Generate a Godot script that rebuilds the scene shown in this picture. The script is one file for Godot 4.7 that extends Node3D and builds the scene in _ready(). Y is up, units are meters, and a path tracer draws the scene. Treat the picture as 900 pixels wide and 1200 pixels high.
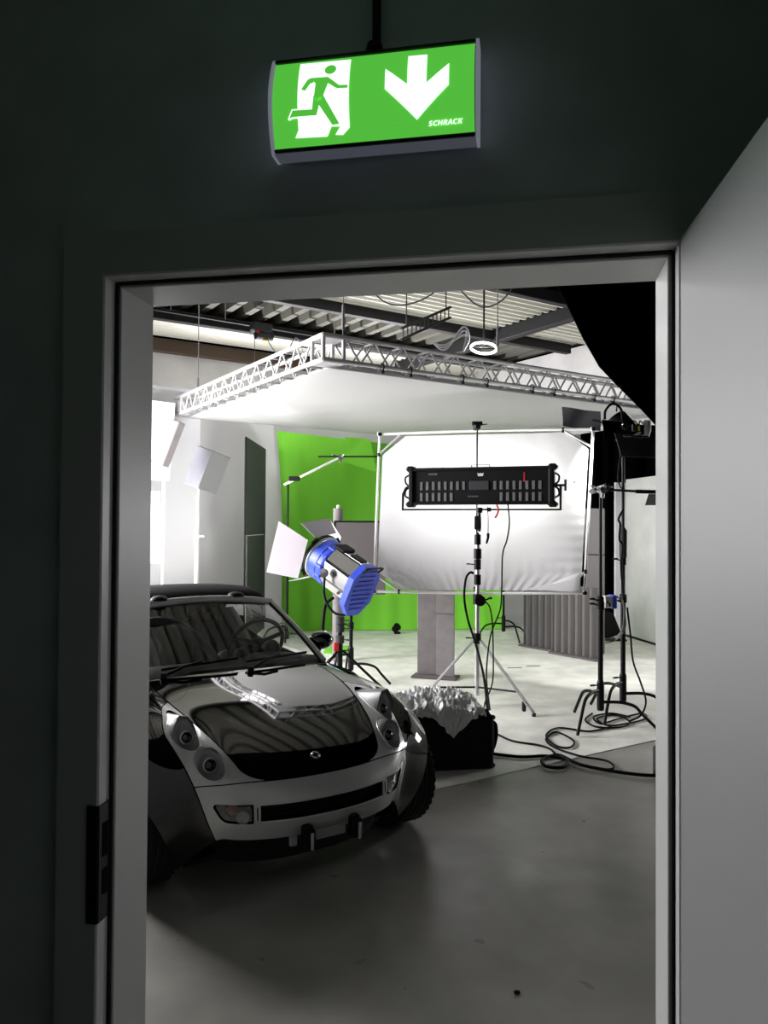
extends Node3D
# A film studio seen through an open steel-framed door, in metres. The camera stands in the dark corridor
# at the origin and looks along -z; the door wall is turned by DOOR_TURN, the studio grid and the car by GRID_TURN.

const GRID_TURN := 0.5702   # 32.7 degrees
const DOOR_TURN := -0.1884  # -10.8 degrees
var M := {}
var taken := {}

# ------------------------------------------------------------------ mesh building
class Shape:
	var v := PackedVector3Array()
	var n := PackedVector3Array()
	var uv := PackedVector2Array()
	var ix := PackedInt32Array()

	func tri(a: Vector3, b: Vector3, c: Vector3) -> void:   # counter-clockwise seen from outside
		var k := v.size()
		var m := (b - a).cross(c - a).normalized()
		for p in [a, b, c]:
			v.append(p)
			n.append(m)
			uv.append(Vector2(p.x, p.z))
		ix.append_array(PackedInt32Array([k, k + 2, k + 1]))

	func tri_away(a: Vector3, b: Vector3, c: Vector3, inner: Vector3) -> void:
		if (b - a).cross(c - a).dot((a + b + c) / 3.0 - inner) < 0.0:
			tri(a, c, b)
		else:
			tri(a, b, c)

	func quad_away(a: Vector3, b: Vector3, c: Vector3, d: Vector3, inner: Vector3) -> void:
		tri_away(a, b, c, inner)
		tri_away(a, c, d, inner)

	# a box with chamfered edges
	func box(c: Vector3, size: Vector3, bevel := 0.0, turn := Basis()) -> void:
		var h := size * 0.5
		bevel = minf(bevel, minf(h.x, minf(h.y, h.z)) * 0.9)
		var corner := func(s: Vector3, axis: int) -> Vector3:
			var q := Vector3(h.x - bevel, h.y - bevel, h.z - bevel)
			q[axis] = h[axis]
			return c + turn * (q * s)
		for axis in 3:
			var a := (axis + 1) % 3
			var b := (axis + 2) % 3
			for s in [-1.0, 1.0]:
				var q := []
				for k in [[-1.0, -1.0], [1.0, -1.0], [1.0, 1.0], [-1.0, 1.0]]:
					var sg := Vector3()
					sg[axis] = s
					sg[a] = k[0]
					sg[b] = k[1]
					q.append(corner.call(sg, axis))
				quad_away(q[0], q[1], q[2], q[3], c)
				if bevel > 0.0:   # the edge between +-axis and +-a
					for t in [-1.0, 1.0]:
						var lo := Vector3()
						lo[axis] = s
						lo[a] = t
						lo[b] = -1.0
						var hi := lo
						hi[b] = 1.0
						quad_away(corner.call(lo, axis), corner.call(hi, axis), corner.call(hi, a), corner.call(lo, a), c)
		if bevel > 0.0:
			for x in [-1.0, 1.0]:
				for y in [-1.0, 1.0]:
					for z in [-1.0, 1.0]:
						var s := Vector3(x, y, z)
						tri_away(corner.call(s, 0), corner.call(s, 1), corner.call(s, 2), c)

	# smooth grid; rows run along d_v, points in a row along d_u, outside is d_u x d_v
	func grid(rows: Array, flip := false, round_u := false) -> void:
		var h := rows.size()
		var w: int = rows[0].size()
		var k := v.size()
		for i in h:
			for j in w:
				var l: Vector3 = rows[i][(j - 1 + w) % w if round_u and j == 0 else maxi(j - 1, 0)]
				var r: Vector3 = rows[i][1 if round_u and j == w - 1 else mini(j + 1, w - 1)]
				if round_u and j == 0:
					l = rows[i][w - 2]
				var d: Vector3 = rows[maxi(i - 1, 0)][j]
				var u: Vector3 = rows[mini(i + 1, h - 1)][j]
				var m := (r - l).cross(u - d)
				if m.length_squared() < 1e-16:
					var i2 := 1 if i == 0 else h - 2
					m = (rows[i2][mini(j + 1, w - 1)] - rows[i2][maxi(j - 1, 0)]).cross(u - d)
				m = m.normalized()
				v.append(rows[i][j])
				n.append(-m if flip else m)
				uv.append(Vector2(float(j) / (w - 1), float(i) / (h - 1)))
		for i in h - 1:
			for j in w - 1:
				var a := k + i * w + j
				if flip:
					ix.append_array(PackedInt32Array([a, a + 1, a + w + 1, a, a + w + 1, a + w]))
				else:
					ix.append_array(PackedInt32Array([a, a + w + 1, a + 1, a, a + w, a + w + 1]))

	# the same grid as a sheet with thickness behind it
	func slab(rows: Array, thick: float, flip := false) -> void:
		var back := []
		var h := rows.size()
		var w: int = rows[0].size()
		for i in h:
			var line := PackedVector3Array()
			for j in w:
				var m: Vector3 = (rows[i][mini(j + 1, w - 1)] - rows[i][maxi(j - 1, 0)]).cross(rows[mini(i + 1, h - 1)][j] - rows[maxi(i - 1, 0)][j]).normalized()
				line.append(rows[i][j] - m * (-thick if flip else thick))
			back.append(line)
		grid(rows, flip)
		grid(back, not flip)
		var mid: Vector3 = (rows[0][0] + rows[h - 1][w - 1] + rows[0][w - 1] + rows[h - 1][0]) / 4.0
		for j in w - 1:
			quad_away(rows[0][j], rows[0][j + 1], back[0][j + 1], back[0][j], mid)
			quad_away(rows[h - 1][j], rows[h - 1][j + 1], back[h - 1][j + 1], back[h - 1][j], mid)
		for i in h - 1:
			quad_away(rows[i][0], rows[i + 1][0], back[i + 1][0], back[i][0], mid)
			quad_away(rows[i][w - 1], rows[i + 1][w - 1], back[i + 1][w - 1], back[i][w - 1], mid)

	func tube(pts: PackedVector3Array, r: float, sides := 10, r_end := -1.0, closed := false) -> void:
		var rows := []
		var count := pts.size()
		var side := Vector3.ZERO
		for i in count:
			var d := Vector3.ZERO
			if closed:
				d = (pts[(i + 1) % count] - pts[(i - 1 + count) % count]).normalized()
			else:
				if i > 0:
					d += (pts[i] - pts[i - 1]).normalized()
				if i < count - 1:
					d += (pts[i + 1] - pts[i]).normalized()
				d = d.normalized()
			if side == Vector3.ZERO:
				side = d.cross(Vector3.UP if absf(d.y) < 0.9 else Vector3.RIGHT).normalized()
			side = (side - d * side.dot(d)).normalized()
			var up := d.cross(side)
			var rr := r if r_end < 0.0 else lerpf(r, r_end, float(i) / (count - 1))
			var line := PackedVector3Array()
			for k in sides + 1:
				var a := TAU * k / sides
				line.append(pts[i] + (side * cos(a) + up * sin(a)) * rr)
			rows.append(line)
		if closed:
			rows.append(rows[0])
		grid(rows, true, true)
		if not closed:
			for e in [0, count - 1]:
				var inner := pts[1] if e == 0 else pts[count - 2]
				for k in sides:
					tri_away(pts[e], rows[e][k], rows[e][k + 1], inner)

	# profile of (radius, height) turned about the y axis of xf
	func lathe(profile: Array, sides := 24, xf := Transform3D(), smooth := false) -> void:
		var ring := func(p: Vector2) -> PackedVector3Array:
			var line := PackedVector3Array()
			for k in sides + 1:
				var a := TAU * k / sides
				line.append(xf * Vector3(cos(a) * p.x, p.y, sin(a) * p.x))
			return line
		if smooth:
			var rows := []
			for p in profile:
				rows.append(ring.call(p))
			grid(rows, true, true)
		else:
			for i in profile.size() - 1:
				grid([ring.call(profile[i]), ring.call(profile[i + 1])], true, true)

	func rod(a: Vector3, b: Vector3, r: float, sides := 8) -> void:
		tube(PackedVector3Array([a, b]), r, sides)

	# a flat outline in the xy plane of xf, from z = 0 to z = -depth
	func prism(outline: PackedVector2Array, depth: float, xf := Transform3D()) -> void:
		var t := Geometry2D.triangulate_polygon(outline)
		var mid := Vector2.ZERO
		for p in outline:
			mid += p / outline.size()
		var inner := xf * Vector3(mid.x, mid.y, -depth * 0.5)
		var turned := Geometry2D.is_polygon_clockwise(outline)
		for i in range(0, t.size(), 3):
			var q := []
			for z in [0.0, -depth]:
				for k in 3:
					q.append(xf * Vector3(outline[t[i + k]].x, outline[t[i + k]].y, z))
			var front := xf.basis.z
			if (q[1] - q[0]).cross(q[2] - q[0]).dot(front) > 0.0:
				tri(q[0], q[1], q[2])
				tri(q[3], q[5], q[4])
			else:
				tri(q[0], q[2], q[1])
				tri(q[3], q[4], q[5])
		for i in outline.size():
			var a := outline[i]
			var b := outline[(i + 1) % outline.size()]
			var p := [xf * Vector3(a.x, a.y, 0), xf * Vector3(b.x, b.y, 0), xf * Vector3(b.x, b.y, -depth), xf * Vector3(a.x, a.y, -depth)]
			if turned:
				tri(p[0], p[1], p[2])
				tri(p[0], p[2], p[3])
			else:
				tri(p[0], p[2], p[1])
				tri(p[0], p[3], p[2])

	func mesh() -> ArrayMesh:
		var a := []
		a.resize(Mesh.ARRAY_MAX)
		a[Mesh.ARRAY_VERTEX] = v
		a[Mesh.ARRAY_NORMAL] = n
		a[Mesh.ARRAY_TEX_UV] = uv
		a[Mesh.ARRAY_INDEX] = ix
		var m := ArrayMesh.new()
		m.add_surface_from_arrays(Mesh.PRIMITIVE_TRIANGLES, a)
		return m


func curve(pts: Array, per := 6, closed := false) -> PackedVector3Array:   # a smooth line through pts
	var out := PackedVector3Array()
	var c := pts.size()
	for i in (c if closed else c - 1):
		var a: Vector3 = pts[(i - 1 + c) % c] if closed or i > 0 else pts[0] * 2.0 - pts[1]
		var d: Vector3 = pts[(i + 2) % c] if closed or i < c - 2 else pts[c - 1] * 2.0 - pts[c - 2]
		for k in per:
			out.append(pts[i].cubic_interpolate(pts[(i + 1) % c], a, d, float(k) / per))
	if not closed:
		out.append(pts[c - 1])
	return out


func ring(at: Vector3, axis: Vector3, r: float, count := 28) -> PackedVector3Array:
	var out := PackedVector3Array()
	var s := axis.cross(Vector3.UP if absf(axis.y) < 0.9 else Vector3.RIGHT).normalized()
	var t := axis.normalized().cross(s)
	for k in count:
		out.append(at + (s * cos(TAU * k / count) + t * sin(TAU * k / count)) * r)
	return out


func along(from: Vector3, axis: Vector3) -> Transform3D:   # a frame whose y runs along axis
	var y := axis.normalized()
	var x := y.cross(Vector3.UP if absf(y.y) < 0.9 else Vector3.BACK).normalized()
	return Transform3D(Basis(x, y, x.cross(y)), from)


func flat(values: Array) -> PackedVector2Array:
	var out := PackedVector2Array()
	for i in range(0, values.size(), 2):
		out.append(Vector2(values[i], values[i + 1]))
	return out


# ------------------------------------------------------------------ naming
func numbered(called: String) -> String:
	var k: int = taken.get(called, 0)
	taken[called] = k + 1
	return called if k == 0 else "%s_%03d" % [called, k]


func tag(o: Node3D, label: String, category: String, group := "") -> Node3D:
	o.set_meta("label", label)
	o.set_meta("category", category)
	if group:
		o.set_meta("group", group)
	return o


func thing(called: String, label: String, category: String, at := Vector3.ZERO, turn := 0.0, group := "") -> Node3D:
	var o := Node3D.new()
	o.name = numbered(called)
	add_child(o)
	o.position = at
	o.rotation.y = turn
	return tag(o, label, category, group)


func part(called: String, s: Shape, m: Material, parent: Node3D, label := "") -> MeshInstance3D:
	var o := MeshInstance3D.new()
	o.name = called
	o.mesh = s.mesh()
	o.material_override = m
	parent.add_child(o, true)
	if label:
		o.set_meta("label", label)
	return o


func single(called: String, s: Shape, m: Material, label: String, category: String, at := Vector3.ZERO, turn := 0.0, group := "") -> MeshInstance3D:
	var o := part(numbered(called), s, m, self)
	o.position = at
	o.rotation.y = turn
	tag(o, label, category, group)
	return o


func struct(called: String, s: Shape, m: Material, at := Vector3.ZERO, turn := 0.0, parent: Node3D = self) -> MeshInstance3D:
	var o := part(numbered(called) if parent == self else called, s, m, parent)
	o.position = at
	o.rotation.y = turn
	if parent == self:
		o.set_meta("kind", "structure")
	return o


# ------------------------------------------------------------------ materials
func mat(color: Color, rough := 0.6, metal := 0.0, spec := 0.5) -> StandardMaterial3D:
	var m := StandardMaterial3D.new()
	m.albedo_color = color
	m.roughness = rough
	m.metallic = metal
	m.metallic_specular = spec
	return m


func noise_tex(freq: float, sd: int, octaves := 4, low := 0.0, high := 1.0, size := 256) -> NoiseTexture2D:
	var f := FastNoiseLite.new()
	f.noise_type = FastNoiseLite.TYPE_SIMPLEX_SMOOTH
	f.frequency = freq
	f.seed = sd
	f.fractal_octaves = octaves
	var t := NoiseTexture2D.new()
	t.width = size
	t.height = size
	t.seamless = true
	t.noise = f
	var g := Gradient.new()
	g.set_color(0, Color(low, low, low))
	g.set_color(1, Color(high, high, high))
	t.color_ramp = g
	return t


func textured(m: StandardMaterial3D, t: Texture2D, scale: float, relief := 0.0, relief_tex: Texture2D = null, rough_tex: Texture2D = null) -> StandardMaterial3D:
	m.uv1_triplanar = true
	m.uv1_world_triplanar = true
	m.uv1_scale = Vector3.ONE * scale
	m.albedo_texture = t
	if rough_tex:
		m.roughness_texture = rough_tex
	if relief > 0.0:
		m.heightmap_enabled = true
		m.heightmap_texture = relief_tex if relief_tex else t
		m.heightmap_scale = relief
	return m


func glow(color: Color, power: float) -> StandardMaterial3D:
	var m := mat(color, 0.5)
	m.emission_enabled = true
	m.emission = color
	m.emission_energy_multiplier = power
	return m


func clear(color: Color, alpha: float, rough := 0.03) -> StandardMaterial3D:
	var m := mat(color, rough)
	m.transparency = BaseMaterial3D.TRANSPARENCY_ALPHA
	m.albedo_color.a = alpha
	return m


func make_materials() -> void:
	var plaster := noise_tex(0.02, 3, 5, 0.86, 1.0)
	var fine := noise_tex(0.12, 5, 3, 0.0, 1.0)
	M.hall_paint = textured(mat(Color(0.82, 0.85, 0.85), 0.75), plaster, 0.6, 0.05, fine)
	M.hall_floor = textured(mat(Color(0.33, 0.34, 0.33), 0.5), plaster, 0.8)
	M.steel_frame = mat(Color(0.77, 0.78, 0.77), 0.38)
	M.leaf = mat(Color(0.52, 0.53, 0.53), 0.45)
	M.seal = mat(Color(0.05, 0.05, 0.05), 0.8)
	M.wall_white = textured(mat(Color(0.89, 0.89, 0.88), 0.85), plaster, 0.25)
	M.cyc = mat(Color(0.89, 0.89, 0.89), 0.9)
	M.wall_dark = mat(Color(0.40, 0.40, 0.40), 0.9)
	M.sheet = mat(Color(0.82, 0.82, 0.77), 0.6)
	M.deck = mat(Color(0.32, 0.32, 0.285), 0.6)
	M.beam = mat(Color(0.035, 0.035, 0.04), 0.7)
	M.brown_beam = mat(Color(0.30, 0.24, 0.18), 0.7)
	var concrete := noise_tex(0.010, 11, 5, 0.80, 1.0, 512)
	var polish := noise_tex(0.02, 17, 5, 0.65, 1.0, 512)
	M.concrete = textured(mat(Color(0.62, 0.62, 0.585), 0.40), concrete, 0.30, 0.0, null, polish)
	var scuff := noise_tex(0.015, 23, 5, 0.86, 1.0, 512)
	M.white_floor = textured(mat(Color(0.95, 0.95, 0.91), 0.5), scuff, 0.35)
	M.black = mat(Color(0.012, 0.012, 0.013), 0.6, 0.0, 0.35)
	M.black_matt = mat(Color(0.012, 0.012, 0.014), 0.95, 0.0, 0.2)
	M.black_cloth = mat(Color(0.02, 0.02, 0.024), 1.0, 0.0, 0.15)
	M.dark_cloth = mat(Color(0.22, 0.225, 0.24), 0.9)
	M.slot = mat(Color(0.42, 0.42, 0.42), 0.6)
	M.dark_panel = mat(Color(0.20, 0.205, 0.21), 0.8)
	M.black_steel = mat(Color(0.018, 0.018, 0.019), 0.45, 0.0, 0.35)
	M.chrome = mat(Color(0.78, 0.78, 0.78), 0.22, 1.0)
	M.alu = mat(Color(0.80, 0.80, 0.80), 0.38, 0.85)
	M.truss = mat(Color(0.78, 0.78, 0.78), 0.5, 0.15)
	M.barn = mat(Color(0.74, 0.72, 0.75), 0.6)
	M.lamp_grey = mat(Color(0.46, 0.46, 0.49), 0.8)
	M.white_metal = mat(Color(0.88, 0.88, 0.87), 0.5)
	M.grey_board = textured(mat(Color(0.53, 0.51, 0.51), 0.8), plaster, 1.2)
	M.grey_dark_board = mat(Color(0.36, 0.34, 0.34), 0.85)
	M.corrugated = mat(Color(0.37, 0.36, 0.355), 0.6)
	M.green = mat(Color(0.48, 0.80, 0.25), 0.95, 0.0, 0.2)
	M.silk = mat(Color(0.80, 0.80, 0.80), 0.9)
	M.silk.backlight_enabled = true
	M.silk.backlight = Color(0.35, 0.35, 0.35)
	M.canopy = mat(Color(0.81, 0.81, 0.81), 0.9)
	M.canopy.backlight_enabled = true
	M.canopy.backlight = Color(0.6, 0.6, 0.6)
	M.polyboard = mat(Color(0.95, 0.95, 0.96), 0.9)
	M.blue = mat(Color(0.20, 0.31, 0.80), 0.4)
	M.red = mat(Color(0.75, 0.08, 0.13), 0.5)
	M.yellow = mat(Color(0.85, 0.75, 0.10), 0.5)
	M.rubber = mat(Color(0.022, 0.022, 0.022), 0.7)
	M.cable = mat(Color(0.010, 0.010, 0.010), 0.65, 0.0, 0.25)
	M.grey_cable = mat(Color(0.45, 0.45, 0.45), 0.5)
	M.plastic_sheet = mat(Color(0.95, 0.96, 0.95), 0.22)
	M.plastic_sheet.backlight_enabled = true
	M.plastic_sheet.backlight = Color(0.3, 0.3, 0.3)
	# the car
	M.paint = mat(Color(0.012, 0.012, 0.014), 0.05, 0.0, 0.5)
	M.paint.clearcoat_enabled = true
	M.paint.clearcoat = 1.0
	M.paint.clearcoat_roughness = 0.03
	M.silver_paint = mat(Color(0.80, 0.81, 0.80), 0.34, 0.25)
	M.silver_paint.clearcoat_enabled = true
	M.silver_paint.clearcoat = 1.0
	M.silver_paint.clearcoat_roughness = 0.05
	M.trim_black = mat(Color(0.025, 0.025, 0.026), 0.55)
	M.car_glass = clear(Color(0.10, 0.13, 0.12), 0.10, 0.01)
	M.lens_glass = clear(Color(1, 1, 1), 0.06, 0.02)
	M.bowl = mat(Color(0.60, 0.61, 0.61), 0.4, 0.2)
	M.amber = mat(Color(0.45, 0.22, 0.10), 0.3)
	M.soft_top = mat(Color(0.006, 0.006, 0.007), 0.9, 0.0, 0.2)
	M.seat = mat(Color(0.018, 0.019, 0.02), 0.6)
	M.bright_trim = mat(Color(0.86, 0.87, 0.86), 0.4, 0.1)
	# the sign
	M.acrylic_ledge = glow(Color(0.52, 0.54, 0.60), 0.09)
	M.sign_green = glow(Color(0.31, 0.71, 0.23), 0.52)
	M.sign_white = glow(Color(0.93, 0.98, 0.95), 0.62)
	M.acrylic = clear(Color(0.9, 0.9, 1.0), 0.25, 0.1)
	M.acrylic_edge = glow(Color(0.60, 0.62, 0.68), 0.20)
	M.soft_glow = glow(Color(1.0, 1.0, 1.0), 1.2)
	M.lamp_glow = glow(Color(1.0, 1.0, 0.98), 3.0)


func _ready() -> void:
	# camera
	var cam := Camera3D.new()
	cam.name = "camera"
	cam.position = Vector3(0, 1.656, 0)
	cam.rotation_degrees = Vector3(1.0, 0, 0.35)
	cam.fov = 67.33
	cam.near = 0.02
	cam.far = 100.0
	add_child(cam)
	cam.current = true
	# environment: both rooms are closed, so the background gives no light
	var env := Environment.new()
	env.background_mode = Environment.BG_COLOR
	env.background_color = Color(0, 0, 0)
	env.tonemap_mode = Environment.TONE_MAPPER_LINEAR
	env.tonemap_exposure = 2.0
	env.sdfgi_enabled = true
	env.ssao_enabled = true
	env.ssil_enabled = true
	var world := WorldEnvironment.new()
	world.name = "world_environment"
	world.environment = env
	add_child(world)
	# the large lights: two soft boxes by the left wall and the two lamp heads that light the canopy
	soft_light("softbox_light", Vector3(-3.34, 2.74, -9.62), Vector3(0.72, -0.12, 0.68), Vector2(1.5, 1.0), 1.0)
	soft_light("softbox_light_low", Vector3(-3.32, 1.62, -9.40), Vector3(0.72, 0.1, 0.68), Vector2(1.3, 0.9), 1.3)
	# a big soft source by the left wall, beyond the car
	soft_light("big_softbox_light", Vector3(-4.30, 2.45, -7.10), Vector3(0.93, -0.12, 0.16), Vector2(2.2, 2.2), 28.0)
	# a small flood on top of its stand, turned up at the roof over the car
	soft_light("corner_flood_light", Vector3(-3.60, 3.75, -5.70), Vector3(0.35, 0.90, 0.0), Vector2(0.5, 0.3), 9.0)
	# floods standing behind the cyclorama, turned up at the back wall and roof
	for u in [4.2, 6.6, 9.0]:
		soft_light("wall_flood_light", Basis(Vector3.UP, GRID_TURN) * Vector3(u, 1.62, -15.2), Basis(Vector3.UP, GRID_TURN) * Vector3(0, 0.38, -0.92), Vector2(0.5, 0.3), 1.7)
	# two floods hung on the back of the cyclorama, turned up at the roof
	for u in [6.2, 9.4]:
		soft_light("roof_flood_light", Basis(Vector3.UP, GRID_TURN) * Vector3(u, 3.40, -14.9), Basis(Vector3.UP, GRID_TURN) * Vector3(0, 0.50, 0.86), Vector2(0.5, 0.3), 13.0)
	# a soft panel hung above the canopy cloth, which it lights through
	soft_light("overhead_panel_light", Transform3D(Basis(Vector3.UP, GRID_TURN), Vector3(-0.52, 0, -7.0)) * Vector3(1.6, 4.98, -3.0), Vector3(0.001, -1, 0), Vector2(1.2, 1.2), 1.8)
	# a soft box beyond the right jamb, turned towards the door
	soft_light("right_softbox_light", Vector3(5.50, 1.75, -8.50), Vector3(-0.85, -0.08, 0.52), Vector2(0.9, 0.9), 3.2)
	make_materials()
	build_hall()
	build_studio()
	build_sign()
	build_car()
	build_canopy()
	build_grip()
	build_floor_things()


func soft_light(called: String, at: Vector3, towards: Vector3, size: Vector2, power: float, color := Color(1.0, 0.985, 1.0)) -> void:
	var l := AreaLight3D.new()
	l.name = called
	l.area_size = size
	l.light_energy = power
	l.light_color = color
	l.area_range = 40.0
	l.area_attenuation = 2.0
	l.shadow_enabled = true
	add_child(l, true)
	l.look_at_from_position(at, at + towards, Vector3.UP if absf(towards.normalized().y) < 0.95 else Vector3.RIGHT)


func spot_light(called: String, at: Vector3, towards: Vector3, angle: float, power: float, size := 0.08) -> void:
	var l := SpotLight3D.new()
	l.name = called
	l.spot_angle = angle
	l.spot_angle_attenuation = 0.4
	l.spot_range = 40.0
	l.spot_attenuation = 2.0
	l.light_energy = power
	l.light_size = size
	l.shadow_enabled = true
	add_child(l)
	l.look_at_from_position(at, at + towards, Vector3.UP if absf(towards.normalized().y) < 0.95 else Vector3.RIGHT)


# ------------------------------------------------------------------ corridor, door frame, open door leaf
const DOOR_AT := Vector3(-0.0216, 0, -1.3052)


func build_hall() -> void:
	# the wall with the doorway; local x along the wall, z = 0 is its corridor face
	var w := Shape.new()
	var top := 5.95
	w.box(Vector3(-3.76, top / 2, -0.075), Vector3(6.5, top, 0.15))
	w.box(Vector3(4.76, top / 2, -0.075), Vector3(8.5, top, 0.15))
	w.box(Vector3(0, (2.13 + top) / 2, -0.075), Vector3(1.02, top - 2.13, 0.15))
	struct("wall_front", w, M.hall_paint, DOOR_AT, DOOR_TURN)
	var lining := Shape.new()
	lining.box(Vector3(-3.77, 2.95, -0.158), Vector3(6.5, 5.9, 0.016))
	lining.box(Vector3(4.77, 2.95, -0.158), Vector3(8.5, 5.9, 0.016))
	lining.box(Vector3(0, 4.03, -0.158), Vector3(1.04, 3.74, 0.016))
	struct("wall_lining", lining, M.wall_dark, DOOR_AT, DOOR_TURN)
	# steel door frame: casing, rebate with rubber seal, reveal; one swept section per side, mitred
	var frame := Node3D.new()
	frame.name = "trim_1"
	add_child(frame)
	frame.position = DOOR_AT
	frame.rotation.y = DOOR_TURN
	frame.set_meta("kind", "structure")
	# (outward, z): measured from the clear opening
	var half := 0.494
	var clear_h := 2.105
	var section := [Vector2(0.082, 0.0), Vector2(0.082, 0.012), Vector2(0.003, 0.012), Vector2(0.0, 0.009), Vector2(0.0, -0.0294), Vector2(-0.008, -0.0294), Vector2(-0.0101, -0.0315), Vector2(-0.0101, -0.152), Vector2(0.03, -0.154)]
	for side in 3:
		var s := Shape.new()
		for i in section.size() - 1:
			var rows := []
			for q in [section[i], section[i + 1]]:
				var line := PackedVector3Array()
				var low := Vector3(-half - q.x, 0, q.y)
				var up_l := Vector3(-half - q.x, clear_h + q.x, q.y)
				var up_r := Vector3(half + q.x, clear_h + q.x, q.y)
				var low_r := Vector3(half + q.x, 0, q.y)
				line.append([low, up_l, up_r][side])
				line.append([up_l, up_r, low_r][side])
				rows.append(line)
			s.grid(rows)
		part("jamb" if side != 1 else "header", s, M.steel_frame, frame)
	var seal := Shape.new()
	for q in [[Vector3(-half + 0.003, 0, -0.0265), Vector3(-half + 0.003, clear_h - 0.003, -0.0265)], [Vector3(-half + 0.003, clear_h - 0.003, -0.0265), Vector3(half - 0.003, clear_h - 0.003, -0.0265)], [Vector3(half - 0.003, clear_h - 0.003, -0.0265), Vector3(half - 0.003, 0, -0.0265)]]:
		seal.rod(q[0], q[1], 0.0035, 6)
	part("rubber_seal", seal, M.seal, frame)
	var strike := Shape.new()
	strike.box(Vector3(-half - 0.010, 1.045, 0.0125), Vector3(0.022, 0.21, 0.004), 0.001)
	strike.box(Vector3(-half + 0.0012, 1.045, -0.006), Vector3(0.003, 0.21, 0.036), 0.001)
	part("strike_plate", strike, M.black_steel, frame, "black strike plate let into the jamb")
	var slot := Shape.new()
	slot.box(Vector3(-half + 0.003, 1.085, -0.008), Vector3(0.002, 0.06, 0.016))
	slot.box(Vector3(-half + 0.003, 1.01, -0.008), Vector3(0.002, 0.045, 0.016))
	part("strike_slot", slot, M.black_matt, frame)
	# the leaf, opened towards the corridor by about 86 degrees; hinged on the right jamb
	var d := Node3D.new()
	d.name = "door_1"
	add_child(d)
	d.set_meta("kind", "structure")
	d.position = Transform3D(Basis(Vector3.UP, DOOR_TURN), DOOR_AT) * Vector3(half + 0.001, 0, 0.014)
	d.rotation.y = DOOR_TURN + deg_to_rad(4.1)   # local z runs along the leaf from the hinge, x is its thickness
	var leaf := Shape.new()
	leaf.box(Vector3(0.021, 1.06, 0.487), Vector3(0.042, 2.10, 0.97), 0.002)
	part("door_panel", leaf, M.leaf, d)
	for y in [0.25, 1.05, 1.88]:
		var hinge := Shape.new()
		hinge.lathe([Vector2(0, -0.05), Vector2(0.008, -0.05), Vector2(0.008, 0.05), Vector2(0, 0.05)], 12, Transform3D(Basis(), Vector3(0.034, y, -0.004)))
		part("hinge", hinge, M.alu, d)
	# corridor shell
	var floor_ := Shape.new()
	floor_.box(Vector3(0, -0.05, 1.53), Vector3(6.0, 0.1, 3.06))
	struct("floor", floor_, M.hall_floor, DOOR_AT, DOOR_TURN)
	var c := Shape.new()
	c.box(Vector3(0, 2.85, 1.53), Vector3(6.0, 0.1, 3.06))
	struct("ceiling", c, M.hall_paint, DOOR_AT, DOOR_TURN)
	for q in [["wall_left", Vector3(-3.05, 1.4, 1.53), Vector3(0.1, 2.9, 3.06)], ["wall_right", Vector3(3.05, 1.4, 1.53), Vector3(0.1, 2.9, 3.06)], ["wall_back", Vector3(0, 1.4, 3.11), Vector3(6.2, 2.9, 0.1)]]:
		var s := Shape.new()
		s.box(q[1], q[2])
		struct(q[0], s, M.hall_paint, DOOR_AT, DOOR_TURN)


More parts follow.
